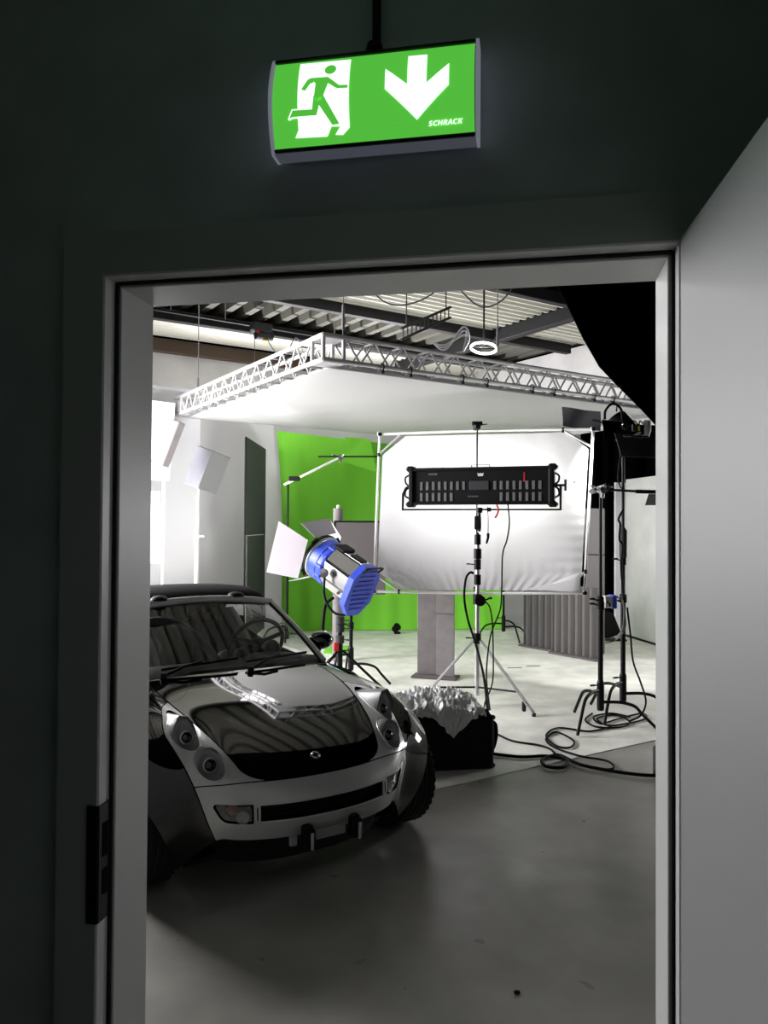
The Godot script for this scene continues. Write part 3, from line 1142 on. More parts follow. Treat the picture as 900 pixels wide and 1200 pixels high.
func glass_row(t: float, us: Array) -> PackedVector3Array:   # windscreen, t = 0 at the cowl and 1 at the header
	var out := PackedVector3Array()
	for u in us:
		var half := lerpf(0.605, 0.495, t)
		var bend: float = 1.0 - u * u
		out.append(Vector3(half * u, lerpf(0.812, 1.128, t) + bend * lerpf(0.02, 0.045, t) + 0.014 * sin(PI * t), -lerpf(1.215, 1.755, t) + bend * lerpf(0.105, 0.06, t)))
	return out


func build_cabin(car: Node3D) -> void:
	var us := []
	for i in 25:
		us.append(-1.0 + i / 12.0)
	var rows := []
	for j in 13:
		rows.append(glass_row(j / 12.0, us))
	var g := Shape.new()
	g.grid(rows)
	part("windscreen", g, M.car_glass, car, "raked windscreen full of reflections")
	for sx in [-1.0, 1.0]:
		var pts := PackedVector3Array()
		for j in 13:
			pts.append(glass_row(j / 12.0, [sx])[0])
		var s := Shape.new()
		s.tube(pts, 0.022, 10, 0.020)
		part("windscreen_pillar", s, M.bright_trim, car)
		var edge := Shape.new()
		var inner := PackedVector3Array()
		for j in 13:
			inner.append(glass_row(j / 12.0, [sx * 0.955])[0] + Vector3(0, 0.003, 0.003))
		edge.tube(inner, 0.008, 6)
		part("glass_seal", edge, M.trim_black, car)
	var head := Shape.new()
	var hp := PackedVector3Array()
	for u in us:
		hp.append(glass_row(1.0, [u])[0] + Vector3(0, 0.010, -0.008))
	head.tube(hp, 0.022, 10)
	part("header_rail", head, M.bright_trim, car, "bright silver windscreen rail")
	for u in [-0.27, 0.235]:
		var s := Shape.new()
		var p := glass_row(1.0, [u / 0.5])[0]
		s.lathe([Vector2(0.055, 0.0), Vector2(0.052, 0.012), Vector2(0.035, 0.026), Vector2(0.0005, 0.032)], 20, Transform3D(Basis(), p + Vector3(0, 0.024, -0.03)), true)
		part("roof_latch", s, M.black, car)
	# folded cloth roof
	var roof := []
	for q in [[1.79, 1.150, .47], [1.84, 1.195, .485], [1.92, 1.225, .49], [2.1, 1.245, .50], [2.35, 1.235, .50], [2.55, 1.18, .49], [2.7, 1.06, .50], [2.85, .90, .52]]:
		var line := PackedVector3Array()
		for i in 21:
			var a := PI * i / 20.0
			line.append(Vector3(-cos(a) * q[2], q[1] - 0.06 + 0.06 * pow(sin(a), 0.6) - (0.06 if i == 0 or i == 20 else 0.0), -q[0]))
		roof.append(line)
	var rs := Shape.new()
	rs.slab(roof, 0.02)
	part("cloth_roof", rs, M.soft_top, car, "black cloth roof")
	for sx in [-1.0, 1.0]:
		var s := Shape.new()
		var p := []
		for q in [[[.60, .83, 1.26], [.70, .80, 2.35]], [[.545, 1.0, 1.50], [.61, 1.0, 2.42]], [[.495, 1.125, 1.76], [.49, 1.13, 2.5]]]:
			p.append(PackedVector3Array([Vector3(q[0][0] * sx, q[0][1], -q[0][2]), Vector3(q[1][0] * sx, q[1][1], -q[1][2])]))
		s.grid(p, sx < 0)
		part("side_window", s, M.car_glass, car)
		# mirror on its stalk
		var m := Shape.new()
		var dome := []
		for k in 11:
			var a := PI * 0.5 * k / 10.0
			dome.append(Vector2(maxf(cos(a), 0.001) * 0.088, sin(a) * 0.085))
		m.lathe(dome, 24, Transform3D(Basis(Vector3(1.0, 0, 0), Vector3(0, 0, 1), Vector3(0, -0.72, 0)), Vector3(0.735 * sx, 0.895, -1.50)), true)
		m.lathe([Vector2(0.0005, 0.0), Vector2(0.080, 0.002), Vector2(0.088, 0.0)], 24, Transform3D(Basis(Vector3(1.0, 0, 0), Vector3(0, 0, 1), Vector3(0, -0.72, 0)), Vector3(0.735 * sx, 0.895, -1.50)))
		var mirror := part("wing_mirror", m, M.paint, car)
		var stalk := Shape.new()
		stalk.tube(PackedVector3Array([Vector3(0.66 * sx, 0.79, -1.42), Vector3(0.69 * sx, 0.83, -1.46), Vector3(0.725 * sx, 0.86, -1.48)]), 0.022, 8, 0.018)
		part("mirror_stalk", stalk, M.trim_black, mirror)
	# cowl and wipers
	var cowl := []
	for j in 5:
		var line := PackedVector3Array()
		for u in us:
			var a := skin(u * 4.0, 8.93)
			var b := glass_row(0.04, [u])[0]
			line.append(a.lerp(b, j / 4.0) + Vector3(0, -0.012 * sin(PI * j / 4.0) - 0.004, 0))
		cowl.append(line)
	var cs := Shape.new()
	cs.grid(cowl)
	part("cowl", cs, M.trim_black, car)
	for q in [[[-0.42, 1.16], [0.02, 1.21, 0.02]], [[0.06, 1.10], [0.50, 1.20, 0.03]]]:
		var s := Shape.new()
		var a := Vector3(q[0][0], 0.835, -q[0][1] + 0.03)
		var pts := PackedVector3Array()
		var blade := PackedVector3Array()
		for k in 9:
			var w := k / 8.0
			var u: float = lerpf(q[0][0], q[1][0], w)
			var p := glass_row(0.06 + 0.05 * w, [u / 0.6])[0]
			blade.append(p + Vector3(0, 0.014, 0.010))
		pts.append(a)
		pts.append(a.lerp(blade[4], 0.5) + Vector3(0, 0.018, 0.012))
		pts.append(blade[4] + Vector3(0, 0.012, 0.006))
		s.tube(blade, 0.008, 6)
		s.tube(pts, 0.009, 6)
		s.lathe([Vector2(0.0005, 0.03), Vector2(0.018, 0.028), Vector2(0.02, 0.0)], 14, Transform3D(Basis(), a + Vector3(0, -0.012, 0)))
		part("wiper", s, M.black, car)
	# interior: dashboard with three round dials, steering wheel, seats, mirror, bent hose, roll-over bar
	var dash := []
	for q in [[1.20, .80], [1.27, .83], [1.38, .845], [1.46, .83], [1.50, .78], [1.49, .62]]:
		var line := PackedVector3Array()
		for i in 21:
			var u := -0.62 + 1.24 * i / 20
			line.append(Vector3(u, q[1] + 0.03 * exp(-pow((u - 0.30) / 0.16, 2.0)) - 0.02 * pow(absf(u) / 0.62, 6.0), -q[0]))
		dash.append(line)
	var ds := Shape.new()
	ds.grid(dash)
	var dn := part("dashboard", ds, M.trim_black, car)
	for q in [[0.04, 0.862], [0.14, 0.866], [0.34, 0.885]]:
		var s := Shape.new()
		var r := 0.042 if q[0] < 0.3 else 0.055
		s.lathe([Vector2(0.0005, 0.03), Vector2(r * 0.7, 0.025), Vector2(r, 0.005), Vector2(r, -0.04)], 24, along(Vector3(q[0], q[1], -1.40), Vector3(0, 0.25, 1)), true)
		part("dial_pod", s, M.seat, dn)
	var sw := Shape.new()
	var wheel_c := Vector3(0.33, 0.885, -1.62)
	var wax := Vector3(0, 0.42, -0.9).normalized()
	sw.tube(ring(wheel_c, wax, 0.18, 36), 0.014, 8, -1.0, true)
	for a in [0.4, 2.74, 4.71]:
		var fr := along(wheel_c, wax)
		sw.rod(wheel_c, wheel_c + (fr.basis.x * cos(a) + fr.basis.z * sin(a)) * 0.175, 0.014)
	sw.lathe([Vector2(0.0005, 0.02), Vector2(0.05, 0.015), Vector2(0.055, -0.01)], 18, along(wheel_c, wax))
	part("steering_wheel", sw, M.seat, car)
	for sx in [-0.33, 0.33]:
		var back := []
		for j in 9:
			var w := j / 8.0
			var line := PackedVector3Array()
			for i in 13:
				var a := PI * i / 12.0
				var half: float = 0.22 * (1.0 if w < 0.6 else lerpf(1.0, 0.45, (w - 0.6) / 0.4))
				line.append(Vector3(sx - cos(a) * half, 0.45 + 0.62 * w, -(2.12 + 0.16 * w) + sin(a) * 0.09))
			back.append(line)
		var s := Shape.new()
		s.grid(back)
		s.box(Vector3(sx, 0.47, -1.95), Vector3(0.42, 0.14, 0.46), 0.04)
		part("seat", s, M.seat, car)
	var rv := Shape.new()
	rv.box(Vector3(0.0, 1.075, -1.67), Vector3(0.22, 0.055, 0.025), 0.01)
	rv.rod(Vector3(0, 1.09, -1.67), Vector3(0, 1.13, -1.70), 0.008)
	part("rear_view_mirror", rv, M.black, car)
	var bulk := Shape.new()
	bulk.box(Vector3(0, 0.66, -2.48), Vector3(1.2, 0.62, 0.06), 0.02)
	bulk.box(Vector3(0, 0.34, -1.9), Vector3(1.36, 0.06, 1.2), 0.01)
	part("cabin_tub", bulk, M.black_matt, car)
	var bar := Shape.new()
	bar.tube(curve([Vector3(-0.58, 0.86, -1.62), Vector3(-0.50, 1.03, -1.60), Vector3(-0.33, 1.08, -1.56), Vector3(-0.17, 1.03, -1.52), Vector3(-0.07, 0.92, -1.44), Vector3(-0.03, 0.85, -1.38)], 6), 0.026, 12)
	part("padded_hose", bar, M.dark_cloth, car, "dark bent padded tube standing on the dashboard")


# ------------------------------------------------------------------ white cloth canopy in a hung truss frame, black flag, roof fittings
func truss(parent: Node3D, a: Vector3, b: Vector3, up: Vector3, side: Vector3, single_braces: bool) -> void:
	var t := Node3D.new()
	t.name = "truss"
	parent.add_child(t, true)
	var w := 0.11
	var chord := [up * w + side * w, up * w - side * w, -up * w + side * w, -up * w - side * w]
	for c in chord:
		var s := Shape.new()
		s.rod(a + c, b + c, 0.021, 10)
		part("chord", s, M.truss, t)
	var count := int(a.distance_to(b) / 0.30)
	var lace := Shape.new()
	for k in count:
		var p := a.lerp(b, float(k) / count)
		var q := a.lerp(b, (k + 0.5) / count)
		var r := a.lerp(b, (k + 1.0) / count)
		for e in [[p + chord[0], q + chord[2]], [q + chord[2], r + chord[0]], [p + chord[1], q + chord[3]], [q + chord[3], r + chord[1]], [p + chord[0], p + chord[1]], [q + chord[2], q + chord[3]]]:
			if single_braces:
				var s := Shape.new()
				s.rod(e[0], e[1], 0.010, 6)
				part("brace", s, M.truss, t)
			else:
				lace.rod(e[0], e[1], 0.010, 6)
	if not single_braces:
		part("bracing", lace, M.truss, t).set_meta("kind", "stuff")


func build_canopy() -> void:
	# local frame on the studio grid with its origin at the near corner of the frame
	var at := Vector3(-0.52, 0, -7.0)
	var o := thing("overhead_truss_frame", "rectangular aluminium truss frame hung from the roof above the studio", "truss", at, GRID_TURN)
	var h := 3.25
	var long := 5.0
	var deep := 4.0
	var c := [Vector3(0, h, 0), Vector3(long, h, 0), Vector3(long, h, -deep), Vector3(0, h, -deep)]
	for k in 4:
		var d: Vector3 = (c[(k + 1) % 4] - c[k]).normalized()
		truss(o, c[k] + d * 0.12, c[(k + 1) % 4] - d * 0.12, Vector3.UP, d.cross(Vector3.UP), k == 0 or k == 3)
		var s := Shape.new()
		for y in [-0.11, 0.11]:
			s.box(c[k] + Vector3(0, y, 0), Vector3(0.26, 0.045, 0.26), 0.012)
		for q in [[-1, -1], [1, -1], [1, 1], [-1, 1]]:
			s.rod(c[k] + Vector3(q[0] * 0.105, -0.11, q[1] * 0.105), c[k] + Vector3(q[0] * 0.105, 0.11, q[1] * 0.105), 0.02)
		part("corner_block", s, M.truss, o)
	# cloth below the lower chords, hanging a little
	var rows := []
	var wob := FastNoiseLite.new()
	wob.seed = 4
	wob.frequency = 0.35
	for j in 29:
		var w := j / 28.0
		var line := PackedVector3Array()
		for i in 37:
			var u := i / 36.0
			var sag := 0.10 * pow(sin(PI * u) * sin(PI * w), 0.6) + 0.05 * wob.get_noise_2d(u * 5.0, w * 4.0) * sin(PI * u) * sin(PI * w)
			line.append(Vector3(lerpf(0.0, long, u), h - 0.155 - sag, -lerpf(0.0, deep, w)))
		rows.append(line)
	var cloth := Shape.new()
	cloth.slab(rows, 0.004)
	single("canopy_cloth", cloth, M.canopy, "wide white cloth stretched flat below the overhead truss frame", "cloth", at, GRID_TURN)
	var roll := Shape.new()
	roll.tube(PackedVector3Array([Vector3(long - 0.3, h - 0.245, -0.1), Vector3(long - 0.3, h - 0.275, -deep * 0.5), Vector3(long - 0.3, h - 0.250, -deep + 0.9)]), 0.045, 12)
	single("rolled_cloth", roll, M.canopy, "rolled white cloth lying along the far right side of the canopy", "cloth", at, GRID_TURN)
	# small ties that hold the cloth along the front truss
	for k in 9:
		var tie := Shape.new()
		var x: float = 0.12 + 0.31733 * ([1, 2, 4, 5, 7, 8, 10, 11, 13][k] + 0.25)
		tie.tube(ring(Vector3(x, h - 0.11, 0.11), Vector3.RIGHT, 0.034, 12), 0.007, 6, -1.0, true)
		tie.box(Vector3(x, h - 0.155, 0.125), Vector3(0.03, 0.035, 0.03), 0.008)
		single("cloth_tie", tie, M.black, "small black tie on the front truss, %s from its near corner" % ["first", "second", "third", "fourth", "fifth", "sixth", "seventh", "eighth", "ninth"][k], "tie", at, GRID_TURN, "black ties along the front truss")
	# a soft panel hung from the roof above the cloth
	for x in [1.6]:
		var p := thing("overhead_panel", "square soft lamp panel hung from the roof above the canopy", "lamp", Transform3D(Basis(Vector3.UP, GRID_TURN), at) * Vector3(x, 5.00, -3.0), GRID_TURN)
		var s := Shape.new()
		s.box(Vector3(0, 0.06, 0), Vector3(1.26, 0.10, 1.26), 0.01)
		part("housing", s, M.black, p)
		var gl := Shape.new()
		gl.box(Vector3(0, 0.005, 0), Vector3(1.2, 0.01, 1.2), 0.002)
		part("glowing_panel", gl, M.soft_glow, p)
		var hg := Shape.new()
		for q in [[-0.5, -0.5], [0.5, -0.5], [0.5, 0.5], [-0.5, 0.5]]:
			hg.rod(Vector3(q[0], 0.1, q[1]), Vector3(q[0], 0.98, q[1]), 0.006, 6)
		part("hanger", hg, M.black_steel, p)
	# floods on short stands behind the cyclorama wall
	for u in [4.2, 6.6, 9.0]:
		var p := thing("wall_flood", "black flood lamp standing behind the cyclorama wall, %s of the three" % ["first", "middle", "last"][taken.get("wall_flood", 0)], "lamp", Basis(Vector3.UP, GRID_TURN) * Vector3(u, 0, -15.18), GRID_TURN)
		var face := Basis.looking_at(Vector3(0, 0.38, -0.92))
		var s := Shape.new()
		s.box(Vector3(0, 1.60, 0) + face * Vector3(0, 0, 0.06), Vector3(0.56, 0.36, 0.10), 0.01, face)
		part("housing", s, M.black, p)
		var gl := Shape.new()
		gl.box(Vector3(0, 1.60, 0), Vector3(0.5, 0.3, 0.01), 0.002, face)
		part("glowing_panel", gl, M.soft_glow, p)
		var st := Shape.new()
		st.rod(Vector3(0, 0.02, 0.05), Vector3(0, 1.52, 0.05), 0.016)
		st.lathe([Vector2(0.0005, 0.03), Vector2(0.20, 0.02), Vector2(0.22, 0.0)], 20, Transform3D(Basis(), Vector3(0, 0.001, 0.05)))
		part("stand_pole", st, M.black_steel, p)
	for u in [6.2, 9.4]:
		var p := thing("roof_flood", "black flood lamp on a tall stand behind the cyclorama wall, %s of the two" % ("left" if u < 7.0 else "right"), "lamp", Basis(Vector3.UP, GRID_TURN) * Vector3(u, 0, -14.92), GRID_TURN)
		var face := Basis.looking_at(Vector3(0, 0.50, 0.86))
		var s := Shape.new()
		s.box(Vector3(0, 3.38, 0) + face * Vector3(0, 0, 0.06), Vector3(0.56, 0.36, 0.10), 0.01, face)
		part("housing", s, M.black, p)
		var gl := Shape.new()
		gl.box(Vector3(0, 3.38, 0), Vector3(0.5, 0.3, 0.01), 0.002, face)
		part("glowing_panel", gl, M.soft_glow, p)
		var st := Shape.new()
		st.rod(Vector3(0, 0.02, -0.06), Vector3(0, 3.32, -0.06), 0.018)
		st.lathe([Vector2(0.0005, 0.03), Vector2(0.26, 0.02), Vector2(0.28, 0.0)], 20, Transform3D(Basis(), Vector3(0, 0.001, -0.06)))
		part("stand_pole", st, M.black_steel, p)
	# the small flood in the corner behind the left jamb
	var cf := thing("corner_flood", "small black flood lamp on a tall stand in the corner left of the car", "lamp", Vector3(-3.60, 0, -5.70))
	var cface := Basis.looking_at(Vector3(0.35, 0.90, 0.0))
	var c1 := Shape.new()
	c1.box(Vector3(0, 3.73, 0) + cface * Vector3(0, 0, 0.06), Vector3(0.56, 0.36, 0.10), 0.01, cface)
	part("housing", c1, M.black, cf)
	var c2 := Shape.new()
	c2.box(Vector3(0, 3.73, 0), Vector3(0.5, 0.3, 0.01), 0.002, cface)
	part("glowing_panel", c2, M.soft_glow, cf)
	var c3 := Shape.new()
	c3.rod(Vector3(-0.03, 0.02, -0.02), Vector3(-0.03, 3.62, -0.02), 0.018)
	c3.lathe([Vector2(0.0005, 0.03), Vector2(0.26, 0.02), Vector2(0.28, 0.0)], 20, Transform3D(Basis(), Vector3(-0.03, 0.001, -0.02)))
	part("stand_pole", c3, M.black_steel, cf)
	# suspension wires
	for q in [Vector3(-0.391, 3.421, -7.120), Vector3(1.212, 3.536, -8.250), Vector3(-2.508, 3.334, -10.300)]:
		var s := Shape.new()
		s.rod(Vector3(0, -0.01, 0), Vector3(0, 5.97 - q.y, 0), 0.006, 6)
		s.lathe([Vector2(0.0005, 0.30), Vector2(0.012, 0.28), Vector2(0.016, 0.06), Vector2(0.0005, 0.04)], 10)
		single("suspension_wire", s, M.grey_cable, ["thin steel wire holding the near corner of the truss frame", "grey rope hanging to the middle of the front truss", "thin steel wire holding the far left end of the truss frame"][taken.get("suspension_wire", 0)], "wire", q)
	# chain hoist on its pipe
	var pipe := Shape.new()
	pipe.rod(Vector3(-4.512, 5.500, -13.419), Vector3(-0.383, 5.500, -16.229), 0.03, 10)
	var hung := single("hoist_pipe", pipe, M.beam, "long dark pipe under the roof carrying the small hoist", "pipe")
	for q in [Vector3(-3.879, 5.500, -13.836), Vector3(-3.013, 5.500, -14.423), Vector3(-1.041, 5.500, -15.769)]:
		var s := Shape.new()
		s.rod(q, Vector3(q.x, 5.97, q.z), 0.012, 6)
		part("hanger", s, M.alu, hung)
	var hp := Vector3(-2.373, 5.360, -14.652)
	var hoist := thing("chain_hoist", "dark motor hoist with red and yellow details hanging from the roof pipe", "hoist", hp, GRID_TURN)
	var s1 := Shape.new()
	s1.box(Vector3(0, 0.06, 0), Vector3(0.40, 0.18, 0.22), 0.03)
	part("motor_body", s1, M.dark_cloth, hoist)
	var s2 := Shape.new()
	s2.lathe([Vector2(0.0005, -0.2), Vector2(0.09, -0.19), Vector2(0.10, 0.15), Vector2(0.0005, 0.16)], 18, Transform3D(Basis(Vector3.BACK, PI / 2), Vector3(0.04, -0.07, 0)))
	part("drum", s2, M.dark_panel, hoist)
	var s3 := Shape.new()
	s3.box(Vector3(-0.12, -0.04, 0.12), Vector3(0.07, 0.05, 0.02), 0.008)
	part("red_button", s3, M.red, hoist)
	var s4 := Shape.new()
	s4.box(Vector3(0.08, -0.17, 0.02), Vector3(0.10, 0.04, 0.06), 0.01)
	part("yellow_tag", s4, M.yellow, hoist)
	var s5 := Shape.new()
	s5.rod(Vector3(-0.13, -0.1, 0), Vector3(-0.13, -1.25, 0), 0.006, 6)
	part("chain", s5, M.grey_cable, hoist)
	var s6 := Shape.new()
	s6.tube(curve([Vector3(0.12, -0.14, 0), Vector3(0.3, -0.36, 0), Vector3(0.55, -0.38, -0.1), Vector3(0.8, 0.0, -0.2), Vector3(0.9, -0.02, -0.2), Vector3(1.1, -0.35, -0.3)], 6), 0.010, 6)
	part("feed_cable", s6, M.grey_cable, hoist)
	# cables swagged under the corrugated roof
	for q in [[Vector3(-0.047, 5.185, -12.000), Vector3(0.323, 5.063, -11.800), Vector3(0.730, 5.189, -11.600)], [Vector3(1.099, 5.195, -11.400), Vector3(1.368, 4.912, -11.300), Vector3(1.605, 4.897, -11.200), Vector3(1.813, 5.069, -11.100)]]:
		var s := Shape.new()
		var pts: Array = q.duplicate()
		pts.push_front(Vector3(q[0].x - 0.35, 5.6, q[0].z))
		pts.push_back(Vector3(q[-1].x + 0.30, 5.6, q[-1].z))
		s.tube(curve(pts, 8), 0.012, 6)
		single("swagged_cable", s, M.dark_panel, ["grey cable sagging under the pale roof sheets, left of the other", "grey cable sagging under the pale roof sheets beside the hanging rope"][taken.get("swagged_cable", 0)], "cable")
	# a round white light fitting and a bundle of cables lying behind the front truss
	var rp := Vector3(1.239, 3.885, -9.600)
	var lamp := thing("ring_light", "white ring-shaped light fitting lying above the front truss", "lamp", rp)
	var rs := Shape.new()
	rs.tube(ring(Vector3.ZERO, Vector3(0.12, 1, -0.20), 0.16, 32), 0.017, 10, -1.0, true)
	part("ring_body", rs, M.soft_glow, lamp, "glowing white ring")
	var up := OmniLight3D.new()
	up.name = "ring_light_glow"
	up.light_energy = 0.3
	up.light_size = 0.1
	up.omni_range = 40.0
	up.omni_attenuation = 2.0
	up.shadow_enabled = true
	add_child(up)
	up.position = rp + Vector3(0, 0.05, 0)
	var rm := Shape.new()
	rm.rod(Vector3(-0.16, 0, 0), Vector3(0.16, 0, 0), 0.012)
	rm.rod(Vector3(0, 0, 0), Vector3(0, 6.0 - rp.y - 0.03, 0), 0.012)
	part("hanger", rm, M.black, lamp)
	var bundle := Shape.new()
	for k in 3:
		bundle.tube(curve([Vector3(0.620, 3.993, -9.800), Vector3(0.765, 3.949, -9.700) + Vector3(0, -0.03 * k, 0), Vector3(0.981, 4.055, -9.600) + Vector3(0, 0.05 * k, 0), Vector3(1.014, 4.002, -9.600) + Vector3(0.02 * k, 0, 0), Vector3(0.972, 3.818, -9.500)], 6), 0.012, 6)
	single("cable_bundle", bundle, M.grey_cable, "bundle of pale cables looped behind the front truss near the ring light", "cable")
	var ladder := Shape.new()
	var la := Vector3(0.230, 4.326, -11.000)
	var lb := Vector3(1.008, 4.868, -11.800)
	ladder.rod(la, lb, 0.02)
	ladder.rod(la + Vector3(0, 0.16, 0), lb + Vector3(0, 0.16, 0), 0.02)
	for k in 12:
		var p := la.lerp(lb, (k + 0.5) / 12.0)
		ladder.rod(p, p + Vector3(0, 0.16, 0), 0.010, 6)
	for e in [0.1, 0.9]:
		var p := la.lerp(lb, e)
		ladder.rod(p + Vector3(0, 0.16, 0), Vector3(p.x, 5.97, p.z), 0.010, 6)
	single("cable_tray", ladder, M.dark_panel, "grey wire cable tray hanging under the ribbed roof deck", "tray")
	# black cloth hung high on the right; its edge falls towards the door
	var top := 5.6
	var edge := [Vector3(1.180, 3.778, -6.000), Vector3(1.375, 3.490, -6.000), Vector3(1.550, 3.128, -6.000), Vector3(1.677, 2.907, -6.000), Vector3(1.817, 2.761, -6.000), Vector3(2.018, 2.561, -6.000), Vector3(2.165, 2.401, -6.000), Vector3(2.598, 2.043, -6.000)]
	var rows2 := []
	for e in edge:
		var line := PackedVector3Array()
		for k in 25:
			var w := k / 24.0
			var right := Vector3(4.4, e.y, -6.0 - 1.2)
			var p: Vector3 = e.lerp(right, w)
			line.append(p + Vector3(0, 0, 0.05 * sin(w * 30.0) * w))
		rows2.append(line)
	rows2.push_front(PackedVector3Array())
	for k in 25:
		rows2[0].append(Vector3(lerpf(edge[0].x - 1.1, 4.4, k / 24.0), top, -6.0 - 1.2 * k / 24.0))
	var flag := Shape.new()
	flag.slab(rows2, 0.006)
	single("black_drape", flag, M.black_cloth, "huge black cloth hanging from the roof with a slanting lower edge", "drape")
	var batten := Shape.new()
	batten.rod(Vector3(edge[0].x - 1.2, top + 0.045, -6.0), Vector3(4.5, top + 0.045, -7.2), 0.03)
	for q in [Vector3(0.6, top + 0.02, -6.1), Vector3(4.0, top + 0.02, -7.06)]:
		batten.rod(q, Vector3(q.x, 6.0, q.z), 0.01)
	single("drape_batten", batten, M.beam, "dark pipe under the roof from which the black cloth hangs", "pipe")


# ------------------------------------------------------------------ stands
func knob(s: Shape, at: Vector3, dir: Vector3, size := 0.022) -> void:
	var d := dir.normalized()
	s.rod(at, at + d * 0.045, 0.006, 6)
	s.box(at + d * 0.055, Vector3(size * 2.2, size * 0.7, size * 0.7), 0.004, along(at, d.cross(Vector3.UP)).basis)


# a turtle-base C-stand: bent legs at the given bearings (degrees, 0 = right, 90 = away) and a sectioned pole
func c_stand(label: String, at: Vector3, height: float, legs: Array, m: Material, joints := [1.25], base_r := 0.018) -> Node3D:
	var o := thing("c_stand", label, "stand", at)
	var k := 0
	for deg in legs:
		var d := Vector3(cos(deg_to_rad(deg)), 0, -sin(deg_to_rad(deg)))
		var y := 0.20 + 0.05 * k
		var s := Shape.new()
		s.tube(curve([d * 0.02 + Vector3(0, y, 0), d * 0.16 + Vector3(0, y + 0.005, 0), d * 0.27 + Vector3(0, y - 0.02, 0), d * 0.33 + Vector3(0, y - 0.08, 0), d * 0.44 + Vector3(0, 0.013, 0)], 5), 0.0135, 8)
		part("leg", s, m, o)
		k += 1
	var hub := Shape.new()
	hub.lathe([Vector2(0.0005, 0.13), Vector2(0.026, 0.13), Vector2(0.030, 0.15), Vector2(0.030, 0.36), Vector2(0.022, 0.38)], 16)
	knob(hub, Vector3(-0.02, 0.34, 0.0), Vector3(-1, 0, 0.4))
	part("hub", hub, M.black_steel, o)
	var y0 := 0.14
	var r := base_r
	for j in joints + [height]:
		var s := Shape.new()
		s.rod(Vector3(0, y0, 0), Vector3(0, j, 0), r, 12)
		part("pole_section", s, m, o)
		if j < height:
			var c := Shape.new()
			c.lathe([Vector2(r, -0.06), Vector2(r + 0.010, -0.055), Vector2(r + 0.010, 0.01), Vector2(r - 0.004, 0.02)], 14, Transform3D(Basis(), Vector3(0, j, 0)))
			knob(c, Vector3(-0.02, j - 0.02, 0), Vector3(-1, 0.3, 0.2))
			part("collar", c, M.black_steel, o)
		y0 = j
		r = maxf(r - 0.004, 0.008)
	return o


func gobo_head(parent: Node3D, at: Vector3) -> void:
	var s := Shape.new()
	s.lathe([Vector2(0.0005, -0.03), Vector2(0.034, -0.03), Vector2(0.034, -0.004), Vector2(0.014, -0.002), Vector2(0.014, 0.002), Vector2(0.034, 0.004), Vector2(0.034, 0.03), Vector2(0.0005, 0.03)], 18, along(at, Vector3(0.2, 0, 1)))
	s.box(at + Vector3(0, -0.04, 0), Vector3(0.03, 0.06, 0.03), 0.006)
	knob(s, at + Vector3(0.02, 0.0, 0.03), Vector3(0.6, 0.5, 1))
	knob(s, at + Vector3(-0.03, 0.01, 0), Vector3(-1, 0.4, 0))
	part("grip_head", s, M.chrome, parent, "bright round grip head")


func build_grip() -> void:
	build_led()
	build_frame()
	build_film_lamp()
	build_left_lights()
	build_right_stands()


